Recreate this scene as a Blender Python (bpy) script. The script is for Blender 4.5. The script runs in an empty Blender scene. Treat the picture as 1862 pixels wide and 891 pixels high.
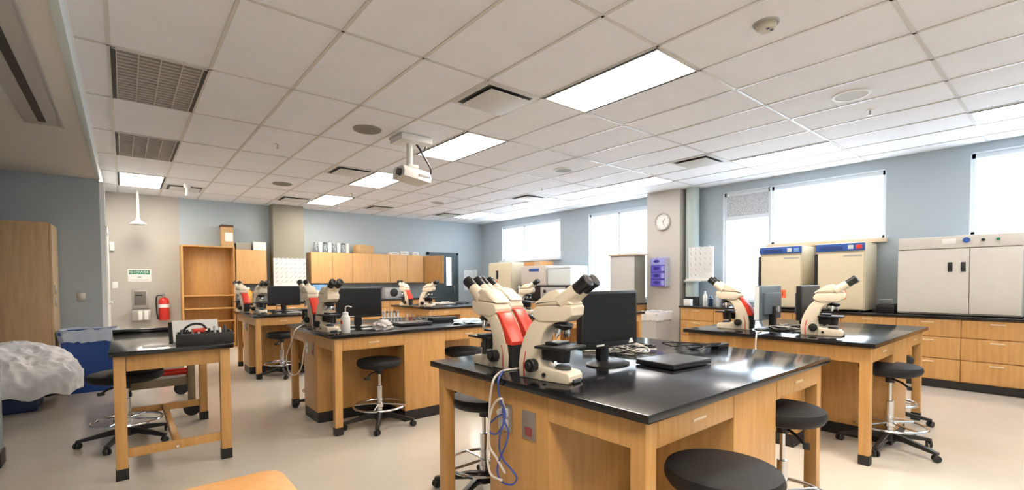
import bpy, bmesh, math, random
from math import pi, sin, cos, radians
from mathutils import Vector, Matrix
random.seed(7)
C = bpy.context.scene.collection
scene = bpy.context.scene

# ---------------------------------------------------------------- camera
F, CX, CY, YAW, PITCH, ROLL, H = 852.08, 931.0, 534.56, 0.691559, radians(-1.6), -0.005858, 1.32
CZ = 3.009
fw = Vector((sin(YAW), cos(YAW), 0)); rt = Vector((cos(YAW), -sin(YAW), 0)); up = Vector((0, 0, 1))
FW = fw*cos(PITCH)+up*sin(PITCH); U2 = -fw*sin(PITCH)+up*cos(PITCH)
RT = rt*cos(ROLL)+U2*sin(ROLL); UP = -rt*sin(ROLL)+U2*cos(ROLL)
cd = bpy.data.cameras.new('camera'); cam = bpy.data.objects.new('camera', cd); C.objects.link(cam)
cd.sensor_width = 36; cd.lens = F/1862*36; cd.shift_y = (CY-445.5)/1862; cd.clip_start = .05; cd.clip_end = 100
m = Matrix((RT, UP, -FW)).transposed().to_4x4(); m.translation = (0, 0, H); cam.matrix_world = m
scene.camera = cam
scene.view_settings.view_transform = 'Standard'; scene.view_settings.look = 'None'
scene.view_settings.gamma = 1; scene.view_settings.use_curve_mapping = False
scene.view_settings.exposure = 0.15
scene.cycles.max_bounces = 8; scene.cycles.diffuse_bounces = 5; scene.cycles.transparent_max_bounces = 12
scene.cycles.sample_clamp_indirect = 6; scene.cycles.use_denoising = True
scene.cycles.caustics_reflective = False; scene.cycles.caustics_refractive = False
# ---------------------------------------------------------------- daylight
SKY = 8.0
LAMP = 28.0
LAMP_DIM = 8.0
world = bpy.data.worlds.new('sky'); scene.world = world; world.use_nodes = True
bg = world.node_tree.nodes['Background']; bg.inputs[0].default_value = (.74, .87, 1, 1); bg.inputs[1].default_value = SKY

def at(u, v, X=None, Y=None, Z=None):
    d = FW+RT*((u-CX)/F)-UP*((v-CY)/F)
    t = (Z-H)/d.z if Z is not None else X/d.x if X is not None else Y/d.y
    p = d*t; return Vector((p.x, p.y, p.z+H))

# ---------------------------------------------------------------- materials
def mat(name, col, rough=.5, metal=0, bump=0, bscale=60, var=0, vscale=8, spec=.5, coat=0):
    M = bpy.data.materials.new(name); M.use_nodes = True; nt = M.node_tree; b = nt.nodes['Principled BSDF']
    b.inputs['Base Color'].default_value = (*col, 1); b.inputs['Roughness'].default_value = rough
    b.inputs['Metallic'].default_value = metal; b.inputs['Specular IOR Level'].default_value = spec
    b.inputs['Coat Weight'].default_value = coat; b.inputs['Coat Roughness'].default_value = .2
    tc = nt.nodes.new('ShaderNodeTexCoord')
    if var:
        n = nt.nodes.new('ShaderNodeTexNoise'); n.inputs['Scale'].default_value = vscale; n.inputs['Detail'].default_value = 4
        r = nt.nodes.new('ShaderNodeValToRGB')
        r.color_ramp.elements[0].position = .3; r.color_ramp.elements[1].position = .7
        r.color_ramp.elements[0].color = (*[max(0, c*(1-var)) for c in col], 1)
        r.color_ramp.elements[1].color = (*[min(1, c*(1+var)) for c in col], 1)
        nt.links.new(tc.outputs['Object'], n.inputs['Vector']); nt.links.new(n.outputs['Fac'], r.inputs[0]); nt.links.new(r.outputs[0], b.inputs['Base Color'])
    if bump:
        n = nt.nodes.new('ShaderNodeTexNoise'); n.inputs['Scale'].default_value = bscale
        bp = nt.nodes.new('ShaderNodeBump'); bp.inputs['Strength'].default_value = bump; bp.inputs['Distance'].default_value = .004
        nt.links.new(tc.outputs['Object'], n.inputs['Vector']); nt.links.new(n.outputs['Fac'], bp.inputs['Height']); nt.links.new(bp.outputs[0], b.inputs['Normal'])
    return M
def wood(name, c0, c1, rough=.38, sc=(14, 14, 1.1)):
    M = bpy.data.materials.new(name); M.use_nodes = True; nt = M.node_tree; b = nt.nodes['Principled BSDF']
    tc = nt.nodes.new('ShaderNodeTexCoord'); mp = nt.nodes.new('ShaderNodeMapping'); mp.inputs['Scale'].default_value = sc
    n = nt.nodes.new('ShaderNodeTexNoise'); n.inputs['Scale'].default_value = 2.2; n.inputs['Detail'].default_value = 6; n.inputs['Distortion'].default_value = .6
    r = nt.nodes.new('ShaderNodeValToRGB'); r.color_ramp.elements[0].position = .3; r.color_ramp.elements[1].position = .72
    r.color_ramp.elements[0].color = (*c0, 1); r.color_ramp.elements[1].color = (*c1, 1)
    L = nt.links.new
    L(tc.outputs['Object'], mp.inputs[0]); L(mp.outputs[0], n.inputs['Vector']); L(n.outputs['Fac'], r.inputs[0]); L(r.outputs[0], b.inputs['Base Color'])
    b.inputs['Roughness'].default_value = rough
    return M
def emit(name, col, s):
    M = bpy.data.materials.new(name); M.use_nodes = True; nt = M.node_tree; nt.nodes.clear()
    e = nt.nodes.new('ShaderNodeEmission'); o = nt.nodes.new('ShaderNodeOutputMaterial'); e.inputs[0].default_value = (*col, 1); e.inputs[1].default_value = s
    nt.links.new(e.outputs[0], o.inputs[0]); return M
def glass(name, gl=.06, tint=(1, 1, 1)):
    M = bpy.data.materials.new(name); M.use_nodes = True; nt = M.node_tree; nt.nodes.clear()
    t = nt.nodes.new('ShaderNodeBsdfTransparent'); g = nt.nodes.new('ShaderNodeBsdfGlossy'); mx = nt.nodes.new('ShaderNodeMixShader'); o = nt.nodes.new('ShaderNodeOutputMaterial')
    t.inputs[0].default_value = (*tint, 1); g.inputs['Roughness'].default_value = .05; mx.inputs[0].default_value = gl
    nt.links.new(t.outputs[0], mx.inputs[1]); nt.links.new(g.outputs[0], mx.inputs[2]); nt.links.new(mx.outputs[0], o.inputs[0]); return M

W = wood('honey_oak', (.50, .265, .085), (.62, .35, .125))
WD = wood('oak_panel', (.47, .245, .075), (.58, .32, .11))
WL = wood('tall_cabinet_oak', (.42, .27, .14), (.51, .34, .185))
WG = mat('grey_brown_wood', (.26, .22, .14), .5, var=.12)
EPOXY = mat('black_epoxy', (.008, .008, .010), .14, var=.2, vscale=20, spec=.65)
KICK = mat('black_rubber_base', (.012, .011, .011), .5)
BLK = mat('black_plastic', (.012, .012, .013), .38)
BLKM = mat('black_vinyl', (.010, .010, .011), .55, bump=.15, bscale=200, spec=.35)
SCRN = mat('dark_screen', (.008, .008, .009), .16)
CHR = mat('chrome', (.82, .83, .85), .16, 1)
STEEL = mat('brushed_steel', (.52, .5, .47), .35, 1)
CREAM = mat('cream_enamel', (.80, .71, .57), .36, var=.03)
CREAMB = mat('incubator_cream', (.78, .69, .5), .45, var=.02)
GREYE = mat('grey_enamel', (.66, .635, .59), .5, var=.02)
RED = mat('red_plastic', (.62, .03, .02), .4)
REDB = mat('bright_red_plastic', (.78, .055, .03), .35)
ORG = mat('orange_paper', (.95, .2, .07), .7)
WHITE = mat('white_paint', (.82, .82, .8), .45)
WPL = mat('white_plastic', (.8, .8, .79), .4)
PAPER = mat('paper', (.85, .85, .84), .8)
CARD = mat('cardboard', (.55, .36, .18), .8, var=.06)
BLUE = mat('blue_bin_plastic', (.012, .06, .27), .4)
NAVY = mat('dark_blue_plastic', (.012, .03, .11), .4)
LINER = mat('white_liner', (.78, .79, .83), .4, bump=.35, bscale=30)
GREY = mat('grey_plastic', (.45, .45, .45), .5)
DGREY = mat('dark_grey_plastic', (.07, .075, .08), .4)
BGREY = mat('steel_blue_plastic', (.13, .165, .20), .35)
WALLM = mat('painted_wall', (.42, .49, .54), .6, var=.015, vscale=1.2)
PILM = mat('pillar_paint', (.585, .555, .515), .6)
COLM = mat('olive_grey_paint', (.25, .238, .195), .6)
PIPEM = mat('pale_green_paint', (.47, .55, .53), .5)
SOFM = mat('soffit_paint', (.66, .65, .62), .7)
SOFE = mat('soffit_edge_paint', (.60, .68, .70), .6)
LWALL = mat('slate_wall_paint', (.37, .42, .45), .6)
TBAR = mat('ceiling_tee', (.63, .61, .585), .35)
FRAME = mat('window_frame', (.74, .80, .86), .4)
DOORM = mat('slate_door', (.05, .075, .085), .45)
PURP = mat('purple_card', (.11, .09, .55), .6)
LILAC = mat('lilac_card', (.35, .36, .75), .6)
GREEN = mat('sign_green', (.03, .22, .13), .6)
BLULAB = mat('blue_panel', (.03, .11, .42), .45)
LBLUE = mat('light_blue_plastic', (.2, .42, .75), .45)
YEL = mat('amber_plastic', (.72, .35, .04), .4)
CORDW = mat('beige_cord', (.74, .70, .65), .5)
CORDB = mat('blue_cord', (.05, .09, .38), .5)
GLS = glass('window_glass', .05)
CLR = glass('clear_plastic', .25, (.9, .94, .96))
HAZE = mat('glass_with_haze', (.74, .80, .84), .25)
LIT = emit('lamp_diffuser', (1, .88, .74), LAMP)
DIM = emit('dimmed_diffuser', (1, .95, .9), LAMP_DIM)
# ceiling tiles
CEIL = mat('ceiling_tile', (.90, .915, .965), .8, bump=.25, bscale=140, var=.02, vscale=3)
# floor: cream vinyl with soft sheen
FLOOR = mat('cream_vinyl', (.67, .62, .545), .16, var=.05, vscale=1.5, spec=.5)

# ---------------------------------------------------------------- mesh builder
class MB:
    def __init__(s): s.bm = bmesh.new()
    def box(s, x0, x1, y0, y1, z0, z1, b=0, M=None):
        t = bmesh.new(); bmesh.ops.create_cube(t, size=1)
        for v in t.verts: v.co = Vector(((x0+x1)/2+v.co.x*(x1-x0), (y0+y1)/2+v.co.y*(y1-y0), (z0+z1)/2+v.co.z*(z1-z0)))
        if b: bmesh.ops.bevel(t, geom=t.edges[:], offset=min(b, .45*min(x1-x0, y1-y0, z1-z0)), segments=2, affect='EDGES', profile=.6)
        return s.add(t, M)
    def add(s, t, M=None):
        if M: bmesh.ops.transform(t, matrix=M, verts=t.verts)
        me = bpy.data.meshes.new('t'); t.to_mesh(me); t.free(); s.bm.from_mesh(me); bpy.data.meshes.remove(me); return s
    def lathe(s, prof, seg=24, c=(0, 0, 0), M=None, sx=1, sy=1):
        t = bmesh.new(); rings = []
        for r, z in prof:
            if r < 1e-6: rings.append([t.verts.new((c[0], c[1], c[2]+z))])
            else: rings.append([t.verts.new((c[0]+sx*r*cos(2*pi*i/seg), c[1]+sy*r*sin(2*pi*i/seg), c[2]+z)) for i in range(seg)])
        for a, b in zip(rings, rings[1:]):
            for i in range(seg):
                j = (i+1) % seg
                if len(a) == 1 and len(b) == 1: continue
                if len(a) == 1: t.faces.new((a[0], b[j], b[i]))
                elif len(b) == 1: t.faces.new((a[i], a[j], b[0]))
                else: t.faces.new((a[i], a[j], b[j], b[i]))
        bmesh.ops.recalc_face_normals(t, faces=t.faces); return s.add(t, M)
    def cyl(s, p0, p1, r0, r1=None, seg=16, ch=0):
        p0 = Vector(p0); p1 = Vector(p1); r1 = r0 if r1 is None else r1; d = p1-p0; L = d.length
        q = d.to_track_quat('Z', 'Y').to_matrix().to_4x4(); q.translation = p0
        c = ch or 0
        prof = [(0, 0), (r0-c, 0)]+([(r0, c), (r1, L-c)] if c else [(r1, L)])+([(r1-c, L)] if c else [])+[(0, L)]
        return s.lathe(prof, seg, M=q)
    def tube(s, pts, r, seg=8, closed=False):
        pts = [Vector(p) for p in pts]; n = len(pts); t = bmesh.new(); rings = []; prev = None
        for i, p in enumerate(pts):
            a = pts[(i-1) % n] if closed or i else pts[0]; b = pts[(i+1) % n] if closed or i < n-1 else pts[-1]
            d = (b-a).normalized()
            ref = prev if prev is not None else (Vector((0, 0, 1)) if abs(d.z) < .9 else Vector((1, 0, 0)))
            x = (ref-d*ref.dot(d)).normalized(); prev = x; y = d.cross(x)
            rings.append([t.verts.new(p+x*r*cos(2*pi*k/seg)+y*r*sin(2*pi*k/seg)) for k in range(seg)])
        for i in range(n if closed else n-1):
            a = rings[i]; b = rings[(i+1) % n]
            for k in range(seg): t.faces.new((a[k], a[(k+1) % seg], b[(k+1) % seg], b[k]))
        if not closed: t.faces.new(rings[0][::-1]); t.faces.new(rings[-1])
        return s.add(t)
    def prism(s, poly, x0, x1, b=0, axis='x', sh=1.0):   # poly in (y,z), extruded along x
        t = bmesh.new()
        cy_ = sum(p[0] for p in poly)/len(poly); cz_ = sum(p[1] for p in poly)/len(poly)
        lo = [t.verts.new((x0, p[0], p[1])) for p in poly]; hi = [t.verts.new((x1, p[0], p[1])) for p in poly]
        t.faces.new(lo); t.faces.new(hi[::-1]); n = len(poly)
        for i in range(n): t.faces.new((lo[i], hi[i], hi[(i+1) % n], lo[(i+1) % n]))
        bmesh.ops.recalc_face_normals(t, faces=t.faces)
        if b:
            ed = [e for e in t.edges if abs(e.verts[0].co.x-e.verts[1].co.x) < 1e-6]
            bmesh.ops.bevel(t, geom=ed, offset=b, segments=3, affect='EDGES', profile=.5)
        M = None
        if axis == 'y': M = Matrix(((0, 1, 0, 0), (1, 0, 0, 0), (0, 0, 1, 0), (0, 0, 0, 1)))   # poly in (x,z), extruded along y
        if axis == 'z': M = Matrix(((0, 1, 0, 0), (0, 0, 1, 0), (1, 0, 0, 0), (0, 0, 0, 1)))   # poly in (x,y), extruded along z
        s.add(t, M); bmesh.ops.recalc_face_normals(s.bm, faces=s.bm.faces); return s
    def build(s, name, m, parent=None, smooth=True):
        me = bpy.data.meshes.new(name); bmesh.ops.recalc_face_normals(s.bm, faces=s.bm.faces); s.bm.to_mesh(me); s.bm.free()
        me.materials.append(m)
        if smooth:
            for p in me.polygons: p.use_smooth = True
            me.set_sharp_from_angle(angle=radians(38))
        o = bpy.data.objects.new(name, me); C.objects.link(o)
        if parent: o.parent = parent
        return o
def smooth_path(pts, n=6):
    pts = [Vector(p) for p in pts]; out = []
    for i in range(len(pts)-1):
        p0 = pts[max(i-1, 0)]; p1 = pts[i]; p2 = pts[i+1]; p3 = pts[min(i+2, len(pts)-1)]
        for k in range(n):
            t = k/n; out.append(.5*((2*p1)+(p2-p0)*t+(2*p0-5*p1+4*p2-p3)*t*t+(-p0+3*p1-3*p2+p3)*t**3))
    return out+[pts[-1]]
def bx(name, m, parent, *a, b=.003): return MB().box(*a, b=b).build(name, m, parent)
def tag(o, label, cat, group=None):
    o['label'] = label; o['category'] = cat
    if group: o['group'] = group
    return o
def thing(name, label, cat, loc=(0, 0, 0), rz=0, group=None):
    o = bpy.data.objects.new(name, None); C.objects.link(o); o.location = loc; o.rotation_euler = (0, 0, rz); o.empty_display_size = .1
    return tag(o, label, cat, group)
def struct(o): o['kind'] = 'structure'; return o
def sempty(name, loc=(0, 0, 0)):
    o = bpy.data.objects.new(name, None); C.objects.link(o); o.location = loc; o['kind'] = 'structure'; return o
KIDS = {}
def kids(o): return [c for c in C.objects if c.parent == o]
def dup(root, loc, rz, label, group=None, skip=()):
    r = root.copy(); C.objects.link(r); r.location = loc; r.rotation_euler = (0, 0, rz); r['label'] = label
    if group: r['group'] = group
    for ch in kids(root):
        if ch.name.split('.')[0] in skip: continue
        c = ch.copy(); C.objects.link(c); c.parent = r
        for g in kids(ch):
            d = g.copy(); C.objects.link(d); d.parent = c
    return r

# ================================================================ STRUCTURE
WX = 8.27; BY = 11.4; LX = -3.4; NY = -3.2; SX = -.225; GY = 8.32; ZS = 2.7
struct(MB().box(LX, WX+.3, NY, BY+.3, -.1, 0).build('floor', FLOOR))
struct(MB().box(SX, WX+.3, NY, BY+.3, CZ, CZ+.1).build('ceiling', CEIL))
X0, Y0, GX, GYs = -.6568, 1.966, .61, 1.22
g = MB()
for i in range(1, 15):
    x = X0+i*GX
    if x < WX: g.box(x-.012, x+.012, NY, BY, CZ-.006, CZ+.01)
for j in range(-4, 8):
    y = Y0+j*GYs
    if NY < y < BY: g.box(SX, WX, y-.012, y+.012, CZ-.006, CZ+.01)
struct(g.build('trim_1', TBAR, smooth=False))
# wall along the windows (faces the room, -X)
OPEN = [(8.11, 10.42, 1.89, 2.84), (5.5, 7.21, .93, 2.84), (3.27, 4.065, .93, 2.86), (1.74, 3.27, 1.89, 2.86), (-1.3, .893, 1.86, 2.9)]
T = .22
w = MB()
ys = sorted({NY, BY+.3}|{a for o in OPEN for a in o[:2]})
for a, b in zip(ys, ys[1:]):
    op = [o for o in OPEN if o[0] <= a+1e-6 and o[1] >= b-1e-6]
    if op: w.box(WX, WX+T, a, b, 0, op[0][2]); w.box(WX, WX+T, a, b, op[0][3], CZ+.1)
    else: w.box(WX, WX+T, a, b, 0, CZ+.1)
struct(w.build('wall_right', WALLM, smooth=False))
struct(MB().box(.87, WX+.3, BY, BY+.2, 0, CZ+.1).build('wall_back', WALLM, smooth=False))
struct(MB().box(LX, .87, BY, BY+.2, 0, CZ+.1).build('wall_back_left', mat('wall_with_lamp_warmth', (.47, .445, .405), .6), smooth=False))  # warm lamplight on this stretch of wall is put into its beige colour
struct(MB().box(LX-.2, WX+.3, NY-.2, NY, 0, CZ+.1).build('wall_near', WALLM, smooth=False))
struct(MB().box(LX-.2, LX, NY, GY, 0, CZ).build('wall_far_left', LWALL, smooth=False))
struct(MB().box(LX, SX, GY, BY, 0, CZ).build('wall_left', LWALL, smooth=False))
struct(MB().box(LX, -.715, 4.9, 5.06, 0, ZS).build('wall_partition', LWALL, smooth=False))
struct(MB().box(-1.6, -.705, 4.89, 5.07, 0, .11, b=.004).build('baseboard_partition', KICK))
sf = struct(MB().box(LX, SX, NY, GY, ZS, CZ+.1).build('ceiling_soffit', SOFM, smooth=False))
struct(MB().box(SX-.03, SX+.012, NY, GY+.01, ZS-.004, ZS+.12, b=.003).build('trim_2', SOFE))
# long slot diffuser in the soffit
t = thing('slot_diffuser', 'long grey slot air diffuser in the low soffit at upper left', 'vent', (0, 0, ZS))
MB().box(-.62, -.37, -1, 5.72, -.012, 0, b=.003).box(-.385, -.372, -1, 5.72, -.018, 0).build('frame', mat('diffuser_grey', (.43, .42, .42), .5), t)
MB().box(-.525, -.475, -.9, 5.6, -.016, -.001).build('slot', BLK, t)
# pillar, pipe chase
struct(MB().box(7.95, WX+.05, 4.72, 5.43, 0, CZ, b=.008).build('trim_3', PILM))
# column on back wall
struct(MB().box(2.50, 3.13, BY-.32, BY, 0, CZ, b=.006).build('trim_4', COLM))
# baseboards
struct(MB().box(SX, .82, BY-.012, BY, 0, .1).build('baseboard_back', KICK))
struct(MB().box(LX, SX, GY-.012, GY, 0, .1).build('baseboard_left', KICK))

# windows
def window(n, y0, y1, z0, z1, mulls=(), trans=None, sill=None, blind=None):
    r = sempty('window_%d' % n, (WX, (y0+y1)/2, z0))
    oy = -(y0+y1)/2; f = MB(); w_ = .045; a = y0+oy; b = y1+oy; h = z1-z0; d0, d1 = .04, .13
    f.box(d0, d1, a, a+w_, 0, h); f.box(d0, d1, b-w_, b, 0, h); f.box(d0, d1, a, b, 0, w_); f.box(d0, d1, a, b, h-w_*1.6, h)
    f.build('window_frame', FRAME, r)
    for my in mulls: MB().box(d0, d1, my+oy-.025, my+oy+.025, w_, h-w_, b=.003).build('mullion', FRAME, r)
    if trans: MB().box(d0, d1, a+w_, b-w_, trans-z0-.03, trans-z0+.03, b=.003).build('transom', FRAME, r)
    MB().box(.08, .086, a+.02, b-.02, .02, h-.02).build('pane', GLS, r)
    # reveal lining
    MB().box(0, .2, a-.001, a+.012, 0, h).box(0, .2, b-.012, b+.001, 0, h).box(0, .2, a, b, h-.012, h+.001).build('reveal', FRAME, r)
    if sill: MB().box(-.09, .05, a-.03, b+.03, -.055, .004, b=.006).build('window_sill', sill, r)
    if blind: MB().box(.05, .062, a+w_, b-w_, blind-z0, h-.06).build('blind', mat('mottled_blind', (.55, .58, .62), .8, var=.25, vscale=40), r)
    ld = bpy.data.lights.new('daylight', 'AREA'); ld.shape = 'RECTANGLE'; ld.size = h; ld.size_y = y1-y0; ld.cycles.is_portal = True
    lo = bpy.data.objects.new('daylight', ld); C.objects.link(lo); lo.location = (WX+.24, (y0+y1)/2, (z0+z1)/2); lo.rotation_euler = (0, pi/2, 0)
    return r
SILLW = mat('tan_sill', (.72, .58, .42), .5)
window(1, *OPEN[0], mulls=(9.5,), sill=FRAME)
window(2, *OPEN[1], mulls=(6.37,))
window(3, 3.27, 4.065, .93, 2.86, trans=2.40, blind=2.43)
window(4, *OPEN[3], sill=SILLW)
window(5, *OPEN[4], mulls=(-.3,), sill=FRAME)

# doors
d = sempty('door_1', (6.9, BY, 0))
bx('door_leaf', DOORM, d, -.44, .44, -.05, -.005, .005, 2.06)
MB().box(-.5, -.44, -.06, 0, 0, 2.12).box(.44, .5, -.06, 0, 0, 2.12).box(-.5, .5, -.06, 0, 2.06, 2.12).build('door_frame', DOORM, d)
bx('vision_pane', emit('lit_pane', (.9, .96, 1), 1.3), d, .1, .27, -.056, -.05, 1.2, 2.0)
MB().box(.33, .36, -.09, -.05, .95, 1.2, b=.004).build('door_handle', STEEL, d)
d = sempty('door_2', (SX, 9.6, 0))
bx('door_leaf', WHITE, d, .0, .03, -.45, .45, .01, 2.1)
MB().box(0, .05, -1.22, -1.1, 0, 2.68).box(0, .05, -.52, -.45, 0, 2.15).box(0, .05, .45, .52, 0, 2.15).box(0, .05, -.52, .52, 2.1, 2.17).build('door_frame', WHITE, d)
MB().cyl((.03, .36, 1.0), (.09, .36, 1.0), .02).cyl((.08, .36, 1.0), (.08, .25, 1.0), .012).build('door_handle', STEEL, d)

# ================================================================ CEILING FIXTURES
def cellxy(i, j): return X0+i*GX, Y0+j*GYs
lamps = {(6, 0): 'lit ceiling light panel nearest the camera, above the front workbench', (6, 2): 'lit ceiling light panel beside the ceiling projector',
         (6, 4): 'lit ceiling light panel partly behind the ceiling projector', (6, 6): 'lit ceiling light panel farthest along the row past the projector',
         (1, 6): 'lit ceiling light panel above the emergency shower', (12, -2): 'bright ceiling light panel at the right picture edge by the windows',
         (12, 0): 'lit ceiling light panel above the cream incubators', (12, 2): 'lit ceiling light panel in front of the clock pillar',
         (12, 4): 'washed out ceiling light panel beyond the clock pillar', (12, 6): 'lit ceiling light panel in far corner by the first window', (6, -2): 'lit ceiling light panel above the camera, outside the frame',
         (1, -2): 'added ceiling fill light overhead left of the camera, outside the frame', (1, -4): 'added ceiling fill light behind the camera at left, outside the frame', (6, -4): 'added ceiling fill light behind the camera, outside the frame', (12, -4): 'added ceiling fill light behind the camera by the windows, outside the frame'}  # panels on this line are added out of view as fill light
off = {(1, 2): 'large unlit louvred ceiling light nearest the soffit edge', (1, 4): 'smaller looking unlit louvred ceiling light behind the nearer one'}
DARKF = mat('dark_gap', (.02, .02, .02), .6)
LOUV = mat('louvre_grey', (.50, .475, .44), .4)
def light_panel(i, j, label, lit):
    x, y = cellxy(i, j)
    t = thing('ceiling_light', label, 'ceiling light', (x+.305, y+.61, CZ), 0, 'recessed ceiling lights')
    fr = MB()
    fr.box(-.29, .29, -.6, -.585, -.012, 0).box(-.29, .29, .585, .6, -.012, 0).box(-.305, -.297, -.6, .6, -.008, 0).box(.297, .305, -.6, .6, -.008, 0).box(-.3, .3, -.6, .6, -.0008, 0).build('frame', TBAR, t)
    MB().box(-.297, -.268, -.6, .6, -.011, 0).box(.268, .297, -.6, .6, -.011, 0).build('side_gap', DARKF, t)
    if lit:
        bx('diffuser', DIM if i == 12 else LIT, t, -.268, .268, -.585, .585, -.01, -.001, b=.0)
    else:
        bx('back_tray', mat('unlit_tray', (.24, .225, .205), .6), t, -.268, .268, -.585, .585, -.004, -.001, b=0)
        l = MB()
        for k in range(1, 4): l.box(-.268+k*.134-.004, -.268+k*.134+.004, -.585, .585, -.012, -.003)
        l.box(-.268, -.26, -.585, .585, -.012, -.003).box(.26, .268, -.585, .585, -.012, -.003)
        for k in range(1, 17): l.box(-.262, .262, -.585+k*.0688-.007, -.585+k*.0688+.007, -.011, -.003)
        l.build('louvre', LOUV, t)
for k, v in lamps.items(): light_panel(*k, v, True)
for k, v in off.items(): light_panel(*k, v, False)
VG = mat('vent_grey', (.62, .62, .61), .45)
vents = [(5, 1.0, 'square supply vent in ceiling just left of the nearest light panel'), (11, 1.0, 'square ceiling vent with dark slot above the cream incubators'), (11, 4.0, 'ceiling vent beyond the clock pillar by far windows'),
         (5, 4.0, 'ceiling vent just left of the projector'), (5, 6.5, 'ceiling vent above the olive grey wall column'), (2, 6.5, 'ceiling vent beside the white pipe stub'), (8, 6.5, 'dark ceiling vent right of the farthest centre light panel'), (11, 6.5, 'ceiling vent in the far corner beside the light panel')]
def vent(i, j, label):
    x, y = cellxy(i, j)
    t = thing('ceiling_vent', label, 'vent', (x+.305, y+.305, CZ), 0, 'square ceiling vents')
    MB().box(-.295, .295, -.295, .295, -.008, 0, b=.002).build('frame', VG, t)
    MB().box(-.25, .25, -.25, .25, -.0085, -.004).build('throat', DARKF, t)
    f = MB(); bmv = [(-.235, -.235, -.028), (.235, -.235, -.028), (.235, .235, -.028), (-.235, .235, -.028)]
    f.box(-.215, .225, -.225, .215, -.03, -.022, b=.004); f.build('blade_plate', VG, t)
for v in vents: vent(*v)
for (x, y, lab, col) in [(2.116, 5.052, 'round ceiling speaker left of the projector', COLM), (5.175, 1.356, 'large white round ceiling speaker at upper right', WHITE), (2.13, 8.73, 'round ceiling speaker in the middle distance over the left benches', COLM), (5.21, 5.04, 'round ceiling speaker right of the projector, middle of ceiling', GREY), (5.22, 8.76, 'far round ceiling speaker near back wall', GREY)]:
    t = thing('ceiling_speaker', lab, 'speaker', (x, y, CZ), 0, 'round ceiling speakers')
    MB().lathe([(0, -.012), (.125, -.012), (.13, -.006), (.13, 0)], 32).build('grille', mat('speaker_grille', tuple(c*.72 for c in col.node_tree.nodes['Principled BSDF'].inputs[0].default_value[:3]), .6, bump=.5, bscale=300), t)
    MB().lathe([(.125, 0), (.125, -.014), (.15, -.012), (.155, 0)], 32).build('ring', col if col is not GREY else WHITE, t)
t = thing('smoke_detector', 'grey smoke detector on the ceiling at upper right', 'smoke detector', (3.299, 1.342, CZ))
MB().lathe([(0, -.05), (.045, -.05), (.06, -.035), (.065, 0)], 24).build('head', mat('detector_beige', (.5, .46, .38), .5), t)
MB().lathe([(.06, 0), (.075, -.012), (.08, 0)], 24).build('base_ring', GREY, t)
MB().lathe([(0, -.053), (.012, -.053), (.012, -.05)], 10, c=(-.02, -.02, 0)).lathe([(0, -.053), (.012, -.053), (.012, -.05)], 10, c=(.015, -.03, 0)).build('sensor_port', BLK, t)
for (x, y, lab) in [(1.488, 6.272, 'small sprinkler head in ceiling above the middle workbench'), (5.79, 1.358, 'small sprinkler head beside the large white ceiling speaker'), (3.403, 8.897, 'small sprinkler head between the two far centre light panels'), (5.909, 6.27, 'small sprinkler head in the ceiling beyond the round speaker')]:
    t = thing('fire_sprinkler', lab, 'sprinkler', (x, y, CZ), 0, 'ceiling sprinklers')
    MB().lathe([(0, -.008), (.032, -.008), (.035, 0)], 16).build('escutcheon', WHITE, t)
    MB().cyl((0, 0, 0), (0, 0, -.05), .009).lathe([(0, -.055), (.02, -.053), (.02, -.05), (0, -.048)], 12).build('nozzle', STEEL, t)
# projector
PROJ = mat('projector_white', (.76, .755, .74), .4)
t = thing('ceiling_projector', 'white projector hanging from the ceiling on a short pole', 'projector', (2.64, 5.04, CZ))
MB().box(-.19, .2, -.16, .16, -.075, -.004, b=.008).build('mounting_box', PROJ, t)
MB().box(-.19, .3, .155, .175, -.02, 0).build('mount_rail', GREY, t)
MB().cyl((-.02, 0, -.07), (-.02, 0, -.36), .035, seg=16).build('pole', PROJ, t)
MB().box(-.08, .05, -.09, .07, -.37, -.33, b=.006).build('bracket', PROJ, t)
pj = MB().prism([(-.14, -.5), (-.14, -.44), (-.08, -.365), (.14, -.365), (.16, -.4), (.16, -.5)], -.16, .2, b=.012)
bmesh.ops.rotate(pj.bm, verts=pj.bm.verts, cent=(0, 0, -.43), matrix=Matrix.Rotation(radians(8), 3, 'Y'))
pb = pj.build('projector_body', PROJ, t)
MB().cyl((-.155, -.05, -.43), (-.2, -.05, -.425), .045, .04).build('lens', BLK, t)
MB().box(.02, .17, -.146, -.136, -.47, -.44, b=.002).build('air_grille', GREY, t)
MB().tube(smooth_path([(.06, -.02, -.07), (.09, -.05, -.13), (.12, -.07, -.2), (.2, -.09, -.33), (.225, -.06, -.4), (.205, 0, -.44)]), .012).tube(smooth_path([(.1, .02, -.07), (.15, 0, -.14), (.17, -.03, -.1), (.19, -.02, -.07)]), .008).build('cable', BLK, t)
# emergency shower, stub
t = thing('emergency_shower', 'white emergency shower head on a pipe hanging from ceiling', 'shower', (.225, 10.9, CZ))
MB().cyl((0, 0, 0), (0, 0, -.55), .022, seg=14).build('pipe', WHITE, t)
MB().lathe([(.03, -.5), (.04, -.55), (.12, -.605), (.128, -.625), (.1, -.63), (0, -.622)], 28).build('shower_head', WHITE, t)
t = thing('pipe_stub', 'short white pipe stub hanging from ceiling right of shower', 'pipe', (.87, 9.75, CZ))
MB().cyl((0, 0, 0), (0, 0, -.07), .05).build('collar', WHITE, t); MB().cyl((0, 0, -.06), (-.01, 0, -.2), .022).build('pipe', WHITE, t)

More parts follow.
